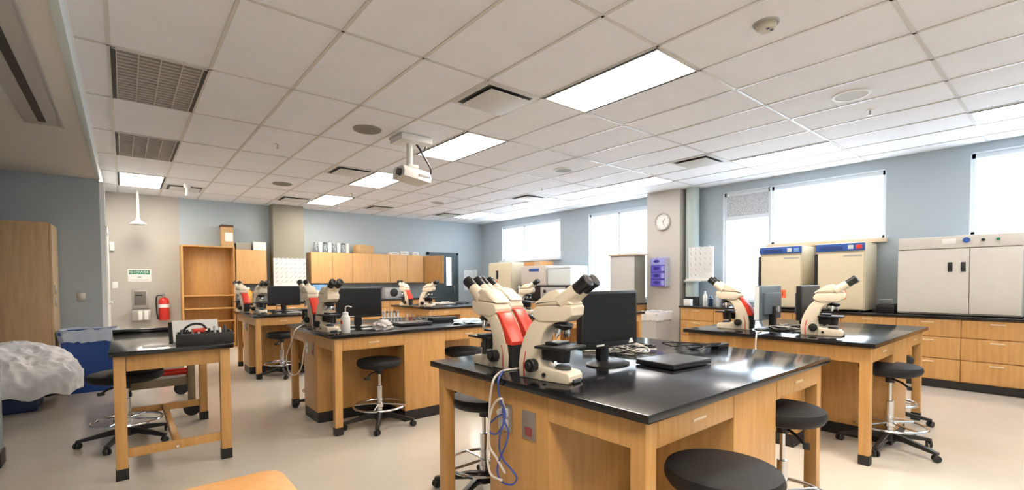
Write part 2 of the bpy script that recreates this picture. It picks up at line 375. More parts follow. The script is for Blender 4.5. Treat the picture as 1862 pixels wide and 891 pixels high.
# ================================================================ BENCHES
BW, BD, BT = 1.79, 1.44, .87
def make_bench(label):
    t = thing('lab_workbench', label, 'workbench', (0, 0, 0), 0, 'black topped oak lab benches')
    hw, hd = BW/2, BD/2
    MB().box(-hw, hw, -hd, hd, BT-.032, BT, b=.004).build('worktop', EPOXY, t)
    i = .035
    for sx in (-1, 1):
        for sy in (-1, 1):
            x = sx*(hw-i-.032); y = sy*(hd-i-.032)
            l = MB().box(x-.032, x+.032, y-.032, y+.032, .06, BT-.032, b=.003).build('leg', W, t)
            MB().box(x-.034, x+.034, y-.034, y+.034, 0, .07, b=.003).build('rubber_boot', KICK, l)
    zt = BT-.033; za = BT-.145
    for sy in (-1, 1): y = sy*(hd-i-.012); bx('apron', W, t, -hw+i+.06, hw-i-.06, y-.011, y+.011, za, zt)
    for sx in (-1, 1): x = sx*(hw-i-.012); bx('apron', W, t, x-.011, x+.011, -hd+i+.06, hd-i-.06, za, zt)
    p = MB().box(-hw+i, hw-i, -.205, .205, .1, BT-.033, b=.003).build('cross_pedestal', WD, t)
    MB().box(-.215, .225, -hd+i-.001, hd-i+.001, .1, BT-.0335, b=.003).build('centre_pedestal', W, t)
    MB().box(-hw+i+.004, hw-i-.004, -.2, .2, 0, .1).box(-.21, .22, -hd+i+.004, hd-i-.004, 0, .1).build('toe_kick', KICK, t)
    for sy in (-1, 1):
        for sx in (-1, 1):
            a, b = sorted((sx*(hw-i-.075), sx*.235)); y = sy*(hd-i)
            dr = MB().box(a, b, min(y, y-sy*.012)-.002*(sy < 0), max(y, y-sy*.012)+.002*(sy > 0), za+.006, zt-.004, b=.002).build('drawer', W, t)
            xm = (a+b)/2
            MB().box(xm-.05, xm+.05, y-.007 if sy < 0 else y, y if sy < 0 else y+.007, (za+zt)/2-.006, (za+zt)/2+.006, b=.003).build('pull', mat('pale_pull', (.76, .6, .4), .3) if 'pale_pull' not in bpy.data.materials else bpy.data.materials['pale_pull'], dr)
    # service plates on the -X end
    o = MB().box(-hw+i-.006, -hw+i, .03, .13, .62, .745, b=.002).build('outlet_plate', STEEL, t)
    MB().box(-hw+i-.0085, -hw+i-.005, .055, .105, .69, .73, b=.003).box(-hw+i-.0085, -hw+i-.005, .055, .105, .635, .675, b=.003).build('socket', WPL, o)
    o = MB().box(-hw+i-.006, -hw+i, -.13, -.045, .62, .745, b=.002).build('switch_plate', mat('grey_brown_plate', (.24, .2, .18), .4), t)
    MB().box(-hw+i-.009, -hw+i-.005, -.11, -.065, .635, .675, b=.003).build('switch', mat('dull_red', (.28, .06, .05), .5), o)
    return t
BENCH = {'front': (1.33, .9), 'right': (3.97, .88), 'middle': (1.33, 3.98), 'left': (1.33, 7.06), 'mid_right': (3.97, 3.96), 'far': (3.97, 7.04)}
def bc(k): x, y = BENCH[k]; return (x+BW/2, y+BD/2, 0)
bench0 = make_bench('big oak lab workbench with black top nearest the camera, cords hanging off its end')
bench0.location = bc('front')
for k, lab in [('right', 'oak lab workbench on the right, in front of the long drawer counter'), ('middle', 'oak lab workbench left of centre with wash bottle and large monitor'),
               ('left', 'oak lab workbench at far left, in front of the empty bookcase'), ('mid_right', 'oak lab workbench mostly hidden behind the two nearest microscopes'), ('far', 'farthest oak lab workbench by the slate door, two microscopes at its left end')]:
    dup(bench0, bc(k), 0, lab)

# ================================================================ MICROSCOPES
def make_scope(label, red=False):
    t = thing('microscope', label, 'microscope', (0, 0, 0), 0, 'cream binocular microscopes')
    q = lambda P: [(-a, b) for a, b in P]          # t forward -> -y
    MB().prism(q([(.115, 0), (.272, 0), (.282, .012), (.282, .034), (.268, .05), (.15, .062), (.115, .068)]), -.056, .056, b=.006).prism(q([(.01, 0), (.13, 0), (.13, .06), (.01, .06)]), -.045, .045, b=.005).build('base', CREAM, t)
    MB().box(-.03, .03, -.2915, -.28, .004, .02, b=.003).build('base_label', DGREY, t)
    MB().prism(q([(0, .0), (-.004, .07), (.006, .13), (.028, .19), (.06, .245), (.10, .285), (.15, .31), (.235, .30), (.24, .275), (.20, .262), (.165, .245), (.14, .218), (.124, .175), (.118, .12), (.125, .07), (.125, .0)]), -.047, .047, b=.008).build('arm', CREAM, t)
    MB().prism(q([(.085, .285), (.08, .305), (.10, .335), (.285, .345), (.295, .335), (.29, .30), (.255, .27), (.12, .265)]), -.055, .055, b=.008).build('head', CREAM, t)
    MB().prism(q([(.085, .337), (.1, .355), (.17, .402), (.21, .41), (.27, .375), (.288, .347)]), -.055, .055, b=.012).build('binocular_housing', CREAM, t)
    ang = radians(36); u = Vector((0, -cos(ang), sin(ang)))
    for s in (-1, 1):
        p0 = Vector((s*.031, -.225, .355)); p1 = p0+u*.1
        tb = MB().cyl(p0, p1, .035, .029, seg=18, ch=.003).build('eyepiece_tube', CREAM, t)
        MB().cyl(p1-u*.005, p1+u*.05, .028, .028, seg=18, ch=.003).lathe([(.028, 0), (.031, .002), (.031, .022), (.022, .026), (.0, .02)], 18, M=Matrix.Translation(p1+u*.045)@u.to_track_quat('Z', 'Y').to_matrix().to_4x4()).build('eyepiece', BLK, t)
    # nosepiece + objectives
    n = Vector((0, -.215, .262)); ax = Vector((0, .18, -1)).normalized()
    MB().lathe([(0, 0), (.045, 0), (.048, .006), (.042, .02), (.03, .028), (0, .03)], 24, M=Matrix.Translation(n)@ax.to_track_quat('Z', 'Y').to_matrix().to_4x4()).build('nosepiece', BLK, t)
    for a, L in ((0, .04), (pi/2, .05), (pi, .032), (3*pi/2, .045)):
        p = n+ax*.022+Vector((.026*sin(a), -.026*cos(a), 0)); d_ = (ax+Vector((.3*sin(a), -.3*cos(a), 0))).normalized()
        MB().cyl(p, p+d_*L*.6, .0115, seg=12).cyl(p+d_*L*.6, p+d_*L, .0115, .006, seg=12).build('objective', CHR, t)
    MB().box(-.085, .085, -.285, -.115, .148, .16, b=.003).box(-.02, .085, -.2, -.13, .16, .172, b=.003).build('stage', BLK, t)
    MB().box(-.03, .03, -.20, -.11, .09, .15, b=.006).cyl((0, -.215, .085), (0, -.215, .15), .03, .036).cyl((.075, -.15, .07), (.075, -.15, .15), .012).build('condenser', BLK, t)
    MB().lathe([(0, 0), (.036, 0), (.036, .014), (.026, .022), (0, .022)], 20, c=(0, -.215, .052)).build('field_lens', DGREY, t)
    for s in (-1, 1):
        MB().cyl((s*.045, -.085, .066), (s*.082, -.085, .066), .03, seg=20, ch=.003).cyl((s*.08, -.085, .066), (s*.096, -.085, .066), .018, seg=16, ch=.002).build('focus_knob', BLK, t)
        MB().prism([(-.026, .006), (-.034, .006), (-.032, .07), (-.044, .125), (-.039, .125), (-.025, .065)], s*.0472-.0008, s*.0472+.0008).build('accent_stripe', RED, t)
    MB().cyl((-.057, -.15, .03), (-.064, -.15, .03), .009, seg=12).build('brightness_dial', BLK, t)
    # red rear cover over a black cord compartment
    if not red: return t
    MB().prism(q([(.085, .29), (.06, .28), (.005, .21), (-.036, .145), (-.03, .128), (.01, .13), (.03, .19)]), -.044, .044, b=.005).build('rear_cover', REDB, t)
    MB().prism(q([(-.03, .126), (-.022, .012), (.01, .012), (.01, .126)]), -.036, .036, b=.004).build('cord_compartment', BLK, t)
    return t
sc0 = make_scope('cream binocular microscope nearest the camera, red side stripe, at end of front bench')
sc0.location = (1.462, 1.672, BT); sc0.rotation_euler = (0, 0, radians(11.5))
scr = make_scope('cream microscope with bright red rear cover, just behind the foreground one on front bench', True)
scr.location = (1.52, 1.825, BT); scr.rotation_euler = (0, 0, pi)
def scope(x, y, deg, label): return dup(scr if 'red' in label else sc0, (x, y, BT), radians(deg), label)
scope(4.31, 1.86, 182, 'cream microscope facing left on the right bench, red rear cover showing')
scope(4.275, 1.44, 12, 'cream microscope facing right on the right bench, in front of the incubators')
scope(1.40, 4.50, 6, 'pale microscope facing the camera on the middle bench, beside the wash bottle')
scope(1.50, 4.93, 184, 'pale microscope with red rear cover at the far left end of the middle bench')
scope(1.5, 7.75, 8, 'pale microscope on the far left bench, beside its black monitor')
scope(1.42, 8.0, 190, 'pale microscope with red rear at left end of far left bench, by amber jug')
scope(4.06, 7.85, 184, 'small looking microscope with red rear cover on the farthest bench')
scope(4.1, 7.55, 30, 'small looking cream microscope facing right on the farthest bench, in front of slate door')
scope(1.79, 2.02, 186, 'third cream microscope on front bench, red rear cover mostly hidden behind the nearer two')
scope(4.2, 5.02, 25, 'cream microscope on the hidden bench, seen between the two nearest microscopes')

# ================================================================ MONITORS
def make_monitor(label, w=.46, h=.30, z0=.095):
    t = thing('monitor', label, 'monitor', (0, 0, 0), 0, 'black desktop monitors')
    MB().box(-w/2, w/2, -.022, .02, z0, z0+h, b=.01).build('bezel', BLK, t)
    MB().box(-w/2+.016, w/2-.016, -.0235, -.02, z0+.03, z0+h-.016).build('screen', SCRN, t)
    MB().box(-w/2+.06, w/2-.06, .018, .05, z0+.05, z0+h-.06, b=.012).build('back_shell', BGREY, t)
    MB().box(-.035, .035, .02, .06, .02, z0+.12, b=.008).build('neck', BLK, t)
    MB().lathe([(0, .022), (.1, .018), (.125, .008), (.125, 0), (0, 0)], 32, sx=1.1, sy=.8).build('stand', BLK, t)
    MB().box(-w/2+.11, -w/2+.17, -.025, -.022, z0+.012, z0+.02).build('badge', WPL, t)
    return t
mo0 = make_monitor('large black monitor on front bench behind the foreground microscope')
mo0.location = (1.99, 1.6, BT)
st = MB().prism([(.15, .106), (.19, .106), (.178, .13), (.162, .13)], -.026, -.0225, axis='y').build('paper_tag', PAPER, mo0)
dup(mo0, (1.80, 4.56, BT), 0, 'black monitor on the middle bench, behind the wash bottle', skip=('paper_tag',))
dup(mo0, (1.88, 7.72, BT), 0, 'black monitor on the far left bench', skip=('paper_tag',))
m1 = dup(mo0, (4.42, 1.76, BT), radians(180), 'monitor on right bench turned away, blue grey back with ports showing', skip=('paper_tag',))
bb = MB().box(-.225, .225, .019, .024, .1, .39, b=.002).build('rear_panel', BGREY, m1)
MB().box(.2305, .233, -.02, .02, .1, .39).build('edge_highlight', HAZE, m1)  # pale strip paints in the light caught by the monitor's side
MB().box(-.06, -.03, .05, .053, .17, .2).box(-.12, -.09, .05, .053, .16, .21).build('port', HAZE, m1)
dup(mo0, (4.66, 1.52, BT), 0, 'dark monitor half hidden behind the right facing microscope on right bench', skip=('paper_tag',))

# ================================================================ STOOLS
def make_stool(label, r=.2, h=.615):
    t = thing('lab_stool', label, 'stool', (0, 0, 0), 0, 'black swivel lab stools')
    MB().lathe([(0, h-.075), (r*.82, h-.075), (r*.93, h-.065), (r*.99, h-.045), (r, h-.028), (r*.96, h-.008), (r*.85, h), (0, h+.003)], 40).build('seat', BLKM, t)
    MB().box(-.1, .1, -.1, .1, h-.09, h-.072, b=.005).cyl((0, 0, h-.14), (0, 0, h-.08), .03).build('seat_plate', BLK, t)
    MB().tube([(0, 0, h-.105), (-.12, -.06, h-.115), (-.19, -.1, h-.14)], .008).box(-.205, -.16, -.115, -.085, h-.155, h-.13, b=.005).build('height_lever', BLK, t)
    MB().cyl((0, 0, .36), (0, 0, h-.08), .013, seg=14).build('piston', CHR, t)
    MB().cyl((0, 0, .10), (0, 0, .37), .026, seg=18, ch=.003).cyl((0, 0, .17), (0, 0, .21), .036, seg=18, ch=.003).build('column', CHR, t)
    ring = MB().tube([(.23*cos(a), .23*sin(a), .185) for a in [2*pi*k/40 for k in range(40)]], .0105, closed=True)
    for k in range(4):
        a = pi/4+k*pi/2; ring.tube([(.03*cos(a), .03*sin(a), .2), (.23*cos(a), .23*sin(a), .187)], .008)
    ring.build('foot_ring', CHR, t)
    MB().cyl((0, 0, .06), (0, 0, .13), .045, .038).build('hub', BLK, t)
    for k in range(5):
        a = radians(18)+2*pi*k/5; dx, dy = cos(a), sin(a)
        R_ = Matrix.Rotation(a, 4, 'Z')
        lg = MB().add_prism_leg(R_).build('base_leg', BLK, t)
        c = MB()
        ca = a+.9
        for s in (-.013, .013):
            p = Vector((dx*.315, dy*.315, .026)); n = Vector((-sin(ca), cos(ca), 0))
            c.cyl(p+n*(s-.008), p+n*(s+.008), .026, seg=16, ch=.003)
        c.cyl((dx*.31, dy*.31, .03), (dx*.31, dy*.31, .065), .012)
        c.build('caster', BLK, lg)
    return t
def _leg(self, M):
    t = MB().prism([(-.02, .06), (-.02, .125), (.1, .118), (.30, .075), (.325, .07), (.325, .055), (.3, .052), (.1, .075)], -.018, .018, b=.004, axis='y')
    bmesh.ops.transform(t.bm, matrix=M, verts=t.bm.verts); me = bpy.data.meshes.new('t'); t.bm.to_mesh(me); t.bm.free(); self.bm.from_mesh(me); bpy.data.meshes.remove(me); return self
MB.add_prism_leg = _leg
st0 = make_stool('black round stool with chrome foot ring in the open knee space of the middle bench'); st0.location = (1.79, 4.08, 0); st0.rotation_euler = (0, 0, radians(8))
def stool(x, y, rz, label): return dup(st0, (x, y, 0), radians(rz), label)
stool(1.72, 2.36, 40, 'black round stool behind the hanging cords at the left end of front bench')
stool(2.75, 4.14, 30, 'black round stool at the right half of the middle bench, behind the front bench')
stool(1.64, 5.08, -10, 'black stool behind the left end of the middle bench, only base and seat edge showing')
sth = make_stool('black round stool with wide chrome ring at the near side of right bench', h=.655); sth.location = (4.58, .92, 0); sth.rotation_euler = (0, 0, radians(15))
dup(sth, (1.635, .80, 0), radians(0), 'black round stool in the lower right foreground, at near corner of front bench')
dup(sth, (2.66, .98, 0), radians(20), 'black round stool tucked in the right knee space of the front bench')
stool(5.42, 1.12, 50, 'black stool partly hidden behind the right bench end panel, by the drawers')
stool(1.70, 7.15, 30, 'black round stool in the knee space of the far left bench')
stl = make_stool('wide seated black stool beside the small oak table at left', r=.255, h=.59); stl.location = (.0, 5.02, 0)
stl.rotation_euler = (0, 0, radians(12))

# ================================================================ LEFT TABLES
def leg_box(x, y, t, w_=.032, m=W, z0=.06, zt=.83):
    l = MB().box(x-w_, x+w_, y-w_, y+w_, z0, zt, b=.003).build('leg', m, t)
    MB().box(x-w_-.003, x+w_+.003, y-w_-.003, y+w_+.003, 0, .075, b=.003).build('rubber_boot', KICK, l)
t = thing('lab_table', 'small oak lab table with black top at left, black crate on it', 'table', (0, 0, 0))
MB().box(-.088, .618, 3.985, 5.47, .838, .87, b=.004).build('tabletop', EPOXY, t)
bx('rear_ledge', EPOXY, t, -.088, .36, 5.43, 5.47, .87, .905)
for x in (-.035, .57):
    for y in (4.085, 5.39): leg_box(x, y, t)
for y in (4.085, 5.39): bx('apron', W, t, 0, .54, y-.012, y+.012, .725, .837)
for x in (-.035, .57): bx('apron', W, t, x-.012, x+.012, 4.12, 5.36, .725, .837)
bx('stretcher', W, t, 0, .54, 4.07, 4.1, .14, .2); bx('stretcher', W, t, 0, .54, 5.375, 5.405, .14, .2); bx('stretcher', W, t, .25, .29, 4.1, 5.375, .145, .195)
MB().cyl((.27, 4.07, .16), (.27, 4.06, .16), .009).build('bolt', CHR, t)
t = thing('rolling_table', 'grey brown rolling table on big casters behind the small oak table', 'table', (0, 0, 0))
MB().box(-.08, .56, 5.6, 6.9, .70, .735, b=.004).build('tabletop', EPOXY, t)
for x in (-.03, .5):
    for y in (5.66, 6.8):
        l = bx('leg', WG, t, x-.03, x+.03, y-.03, y+.03, .14, .70)
        MB().cyl((x, y-.06, .075), (x, y-.02, .075), .075, seg=26, ch=.006).cyl((x, y-.025, .075), (x, y+.02, .075), .025).box(x-.03, x+.03, y-.012, y+.02, .06, .15, b=.003).build('caster', BLK, l)
bx('stretcher', WG, t, 0, .47, 5.645, 5.675, .31, .38); bx('stretcher', WG, t, 0, .47, 6.785, 6.815, .31, .38)
bx('lower_shelf', WG, t, -.02, .49, 5.68, 6.78, .355, .372)
t = tag(MB().box(.17, .46, 5.72, 5.95, .373, .395, b=.004).build('paper_stack', PAPER), 'white paper stack on the lower shelf of the rolling table', 'paper')
t = thing('red_tray', 'red rimmed tray lying on the papers behind the left stool', 'tray', (.32, 5.85, .396))
MB().box(-.15, .19, -.1, .12, 0, .008, b=.003).build('tray_base', RED, t)
MB().tube([(-.15, -.1, .02), (.17, -.1, .02), (.2, -.07, .02), (.2, .09, .02), (.17, .12, .02), (-.15, .12, .02)], .012, closed=True).build('tray_rim', RED, t)
# crate with tools on the table
t = thing('tool_crate', 'black open crate full of small parts on the small oak table', 'crate', (.455, 4.13, .87), radians(-4))
cr = MB().box(-.175, .175, -.11, .11, 0, .01); 
for a in ((-.175, .175, -.11, -.1), (-.175, .175, .1, .11), (-.175, -.165, -.1, .1), (.165, .175, -.1, .1), (-.005, .005, -.1, .1)): cr.box(*a, .005, .085, b=.002)
cr.build('crate_body', BLK, t)
for k in range(9):
    x = -.14+k*.034; tag(MB().cyl((.455+x, 4.12+random.uniform(-.05, .05), .882), (.455+x, 4.15, .975+random.uniform(0, .02)), .009, seg=10, ch=.002).build('adapter_plug', [DGREY, BLK, GREY, WPL][k % 4]), ['grey', 'black', 'light grey', 'white'][k % 4]+' adapter plug standing in the black crate, %s from its left end' % ['first', 'second', 'third', 'fourth', 'fifth', 'sixth', 'seventh', 'eighth', 'ninth'][k], 'plug', 'small plugs in the crate')
t = thing('red_hand_tool', 'red handled tool with curved black grip lying in the black crate', 'tool', (.42, 4.14, .955))
MB().box(-.04, .04, -.02, .02, 0, .028, b=.008).build('body', REDB, t)
MB().tube(smooth_path([(-.1, 0, -.02), (-.085, 0, .03), (-.04, 0, .06), (.02, 0, .055), (.05, 0, .02)]), .008).build('grip', BLK, t)
t = thing('document_stand', 'white sheet propped in a black holder at the back of black crate', 'document holder', (.42, 4.36, .87), 0)
M_ = Matrix.Rotation(radians(-35), 4, 'X')
MB().box(-.14, .16, 0, .004, .0, .19, M=M_).build('sheet', PAPER, t); MB().box(-.165, -.13, .004, .02, 0, .18, b=.003, M=M_).box(-.16, .15, .004, .016, 0, .02, b=.003, M=M_).build('holder', BLK, t)
tag(MB().box(-.1, .1, -.07, .07, 0, .002).build('paper_sheet', PAPER), 'loose white paper sheet lying flat near front edge of small table', 'paper').location = (.19, 4.15, .8705)
# wooden chair back corner, bottom edge of the picture
t = thing('wooden_desk', 'orange wooden desk with rounded corner cut off by the bottom edge, lower left', 'desk', (.0, 0, 0))
poly = [(-.45, .95)]+[(.30+.06*cos(a), 1.52+.06*sin(a)) for a in (radians(k) for k in (0, 22, 45, 68, 90))]+[(-.45, 1.58)]
poly = [(-.45, .98), (.33, .98), (.36, 1.01)]+poly[1:]
MB().prism(poly, .715, .745, b=.006, axis='z').build('desktop', wood('orange_wood', (.62, .30, .085), (.72, .37, .12)), t)
for x in (-.4, .28):
    for y in (1.04, 1.5): bx('leg', W, t, x-.025, x+.025, y-.025, y+.025, 0, .715)

# ================================================================ LEFT ALCOVE
t = thing('tall_cabinet', 'tall oak storage cabinet with rounded door corner at far left', 'cabinet', (0, 0, 0))
MB().box(-1.75, -.66, 7.62, 8.29, .06, 2.03, b=.004).build('cabinet_body', WL, t)
MB().box(-1.72, -.69, 7.66, 8.26, 0, .06).build('plinth', KICK, t)
dr = MB().prism([(7.63, .08), (8.28, .08), (8.28, 1.93), (8.25, 2.0), (8.18, 2.02), (7.63, 2.02)], -.659, -.635, b=.003).build('door', wood('pale_oak', (.5, .36, .2), (.58, .43, .26)), t)
bx('latch', STEEL, dr, -.637, -.615, 7.72, 7.80, 1.2, 1.3); bx('latch', STEEL, dr, -.637, -.615, 7.72, 7.8, 1.05, 1.15)
tag(MB().box(-.47, -.39, GY-.008, GY, 1.08, 1.2, b=.002).build('outlet_plate', STEEL), 'small steel outlet plate on the grey wall above the blue bin', 'outlet')
def bin_(name, label, cat, x, y, w_, d_, h, m, lm, rz=0):
    t = thing(name, label, cat, (x, y, 0), rz)
    b = MB(); s = .82
    t0 = bmesh.new(); vs = []
    for z, k in ((0, s), (h, 1.0)): vs.append([t0.verts.new((sx*w_/2*k, sy*d_/2*k, z)) for sx, sy in ((-1, -1), (1, -1), (1, 1), (-1, 1))])
    vs.append([t0.verts.new((sx*(w_/2-.02), sy*(d_/2-.02), h)) for sx, sy in ((-1, -1), (1, -1), (1, 1), (-1, 1))]); vs.append([t0.verts.new((sx*(w_/2-.02)*.85, sy*(d_/2-.02)*.85, .03)) for sx, sy in ((-1, -1), (1, -1), (1, 1), (-1, 1))])
    for a, c in zip(vs, vs[1:]):
        for i in range(4): t0.faces.new((a[i], a[(i+1) % 4], c[(i+1) % 4], c[i]))
    t0.faces.new(vs[0][::-1]); t0.faces.new(vs[-1])
    b.add(t0).build('bin_body', m, t)
    MB().box(-w_/2-.012, w_/2+.012, -d_/2-.012, -d_/2+.01, h-.035, h+.002, b=.004).box(-w_/2-.012, w_/2+.012, d_/2-.01, d_/2+.012, h-.035, h+.002, b=.004).box(-w_/2-.012, -w_/2+.01, -d_/2, d_/2, h-.035, h+.002, b=.004).box(w_/2-.01, w_/2+.012, -d_/2, d_/2, h-.035, h+.002, b=.004).build('rim', m, t)
    # folded-over plastic liner
    l = bmesh.new(); rows = []
    N = 56
    for z, k in ((h-.12, 1.0), (h-.06, 1.03), (h, 1.05), (h+.02, 1.0), (h-.02, .9), (h-.12, .8)):
        ring = []
        for i in range(N):
            a = 2*pi*i/N; ca, sa = cos(a), sin(a); q = 1/max(abs(ca), abs(sa))
            q = min(q, 1.32)
            j = random.uniform(-.006, .01); dz = random.uniform(-.018, .012) if z < h-.1 and k == 1.0 else random.uniform(-.006, .014)
            ring.append(l.verts.new((ca*q*(w_/2*k+.012+j), sa*q*(d_/2*k+.012+j), z+dz)))
        rows.append(ring)
    for a, c in zip(rows, rows[1:]):
        for i in range(N): l.faces.new((a[i], a[(i+1) % N], c[(i+1) % N], c[i]))
    MB().add(l).build('liner', lm, t)
    return t
LIN2 = mat('translucent_liner', (.5, .56, .68), .4, bump=.5, bscale=18)
bin_('recycling_bin', 'tall blue recycling bin with clear liner beside the tall oak cabinet', 'bin', -.335, 7.8, .5, .42, .74, BLUE, LIN2, radians(-3))
bin_('trash_can', 'grey trash can with white liner below the purple glove boxes', 'trash can', 7.32, 4.82, .5, .36, .74, GREY, mat('pale_liner', (.7, .7, .7), .5, bump=.4, bscale=20))
# low tub with a heap of white plastic over it
t = thing('low_tub', 'low dark blue tub under a billowing white plastic heap at far left', 'tub', (-1.05, 7.12, 0))
MB().box(-.36, .33, -.27, .25, 0, .24, b=.02).build('tub_body', NAVY, t)
l = bmesh.new(); N, K = 160, 60; rows = []
from mathutils import noise
def ridge(v): return 1-2*abs(noise.noise(v))
for k in range(K+1):
    ph = k/K; ring = []
    for i in range(N):
        a = 2*pi*i/N; r = sin(ph*pi*.54)**.8
        z = .47*cos(ph*pi*.5)**.75+.17
        cx_, sy_ = cos(a)*r, sin(a)*r
        v = Vector((cx_*1.6+3, sy_*1.6, z*2.2))
        nn = noise.noise(v)*.13+ridge(v*2.1+Vector((9, 0, 0)))*.045+ridge(v*4.7)*.022+noise.noise(v*9)*.012
        fold = .05*ph**2*ridge(Vector((a*2.6, ph*1.2, 4)))
        s_ = 1+nn*.8*min(1, ph*3)+fold
        hang = -.07*ph**5*(noise.noise(Vector((cos(a)*3, sin(a)*3, 8)))+.2)
        ring.append(l.verts.new((.60*cx_*s_+.05*ph, .42*sy_*s_, max(.05, z+nn*.75*(1-ph*.55)+hang))))
    rows.append(ring)
for a, c in zip(rows, rows[1:]):
    for i in range(N): l.faces.new((a[i], a[(i+1) % N], c[(i+1) % N], c[i]))
bmesh.ops.remove_doubles(l, verts=l.verts, dist=1e-5)
MB().add(l).build('plastic_heap', LINER, t)

# ================================================================ BACK WALL
YF = 11.08
t = thing('bookcase', 'empty tall oak bookcase against the back wall', 'bookcase', (0, 0, 0))
bX0, bX1 = .865, 1.775
side = MB().box(bX0, bX0+.03, YF, BY-.002, 0, 2.03, b=.002).build('side_panel', W, t); MB().box(bX1-.03, bX1, YF, BY-.002, 0, 2.03, b=.002).build('side_panel', W, t)
bx('top_panel', W, t, bX0, bX1, YF, BY-.002, 2.03, 2.06); bx('back_panel', WD, t, bX0+.03, bX1-.03, BY-.02, BY-.003, .06, 2.03)
for z in (1.06, .80, .54, .28): bx('shelf', W, t, bX0+.03, bX1-.03, YF+.01, BY-.02, z-.013, z+.013)
bx('plinth', W, t, bX0+.03, bX1-.03, YF+.03, YF+.05, 0, .08)
t = thing('cardboard_box', 'tall brown carton with white label on top of the bookcase', 'box', (1.66, 11.2, 2.061))
MB().box(-.11, .1, -.1, .12, 0, .42, b=.004).build('carton', CARD, t); MB().box(-.115, .105, -.105, .125, .39, .44, b=.004).build('lid', mat('dark_brown_card', (.09, .055, .035), .8), t); MB().box(-.05, .09, -.102, -.1, .1, .28).build('label', PAPER, t)
CW = wood('cabinet_maple', (.60, .345, .14), (.70, .42, .185), .42)
t = thing('wall_cabinet', 'single door oak wall cabinet between the bookcase and olive column', 'wall cabinet', (0, 0, 0))
bx('cabinet_body', W, t, 1.79, 2.36, 11.06, BY-.002, 1.29, 2.0); bx('door', CW, t, 1.795, 2.355, 11.04, 11.058, 1.295, 1.995)
t = thing('carton', 'white carton on top of the single door wall cabinet', 'box', (2.24, 11.2, 2.001)); MB().box(-.12, .12, -.13, .1, 0, .17, b=.004).build('box_body', PAPER, t); MB().box(-.122, .122, -.132, .102, .14, .172, b=.003).build('lid', PAPER, t)
t = thing('carton', 'low grey carton on wall cabinet, left of the white one', 'box', (1.95, 11.22, 2.001)); MB().box(-.14, .13, -.1, .1, 0, .14, b=.004).build('box_body', mat('grey_card', (.36, .34, .31), .8), t); MB().box(-.142, .132, -.102, .102, .12, .145, b=.003).build('lid', mat('grey_card_lid', (.4, .38, .35), .8), t)
names = ['leftmost two door oak wall cabinet, glass jars on top', 'centre two door oak wall cabinet in the row, brown carton on top', 'right hand two door oak wall cabinet in the row, next to the open door']
xs = [3.26, 4.21, 5.16, 6.11]
for k in range(3):
    a, b = xs[k], xs[k+1]; t = thing('wall_cabinet', names[k], 'wall cabinet', (0, 0, 0), 0, 'row of oak wall cabinets')
    bx('cabinet_body', W, t, a+.002, b-.002, 11.06, BY-.002, 1.29, 2.0)
    mid = (a+b)/2
    for c, e in ((a+.004, mid-.003), (mid+.003, b-.004)):
        dr = bx('door', CW, t, c, e, 11.038, 11.058, 1.295, 1.995)
t = thing('wall_cabinet', 'narrow oak wall cabinet with its door swung open beside the slate door', 'wall cabinet', (0, 0, 0))
bx('cabinet_body', WHITE, t, 6.155, 6.42, 11.06, BY-.002, 1.29, 2.0)
Md = Matrix.Translation((6.13, 11.03, 0))@Matrix.Rotation(math.atan2(-.43, .31), 4, 'Z')
dr = MB().box(0, .53, -.01, .01, 1.27, 1.99, b=.003, M=Md).build('door', wood('door_brown', (.40, .2, .055), (.48, .25, .075)), t)
MB().box(.531, .54, -.011, .011, 1.27, 1.99, M=Md).build('edge_band', CW, dr)
# jars and boxes on the wall cabinets
for k in range(8):
    x = 3.42+k*.105; t = thing('glass_jar', '%s clear glass jar in the row on the leftmost wall cabinet' % ['first', 'second', 'third', 'fourth', 'fifth', 'sixth', 'seventh', 'eighth'][k], 'jar', (x, 11.2, 2.001), 0, 'glass jars on the wall cabinet')
    MB().lathe([(0, 0), (.04, 0), (.042, .01), (.042, .19), (.036, .21), (0, .212)], 16).build('jar_body', HAZE if k % 2 else CLR, t)
    MB().lathe([(.036, .205), (.04, .208), (.04, .235), (0, .238)], 16).build('cap', [GREY, HAZE, DGREY, WPL][k % 4], t)
t = thing('cardboard_box', 'brown cardboard carton on the centre wall cabinet', 'box', (4.55, 11.2, 2.001), radians(10)); MB().box(-.2, .2, -.14, .14, 0, .21, b=.004).build('carton', CARD, t); MB().box(-.2, .2, -.142, -.14, .1, .115).build('tape', mat('tape', (.5, .38, .22), .5), t)
for x, w_, h_, lab in ((5.32, .13, .06, 'white low pack on wall cabinet right of the brown carton'), (5.6, .11, .1, 'white taller pack on the right hand wall cabinet'), (5.92, .08, .08, 'pale pack at right end of the wall cabinet tops')):
    t = thing('white_pack', lab, 'pack', (x, 11.18, 2.001)); MB().box(-w_, w_, -.08, .08, 0, h_, b=.006).build('pack_body', PAPER if h_ < .09 else WPL, t); MB().box(-w_*.6, w_*.6, -.083, -.08, h_*.3, h_*.6).build('band', GREY, t)
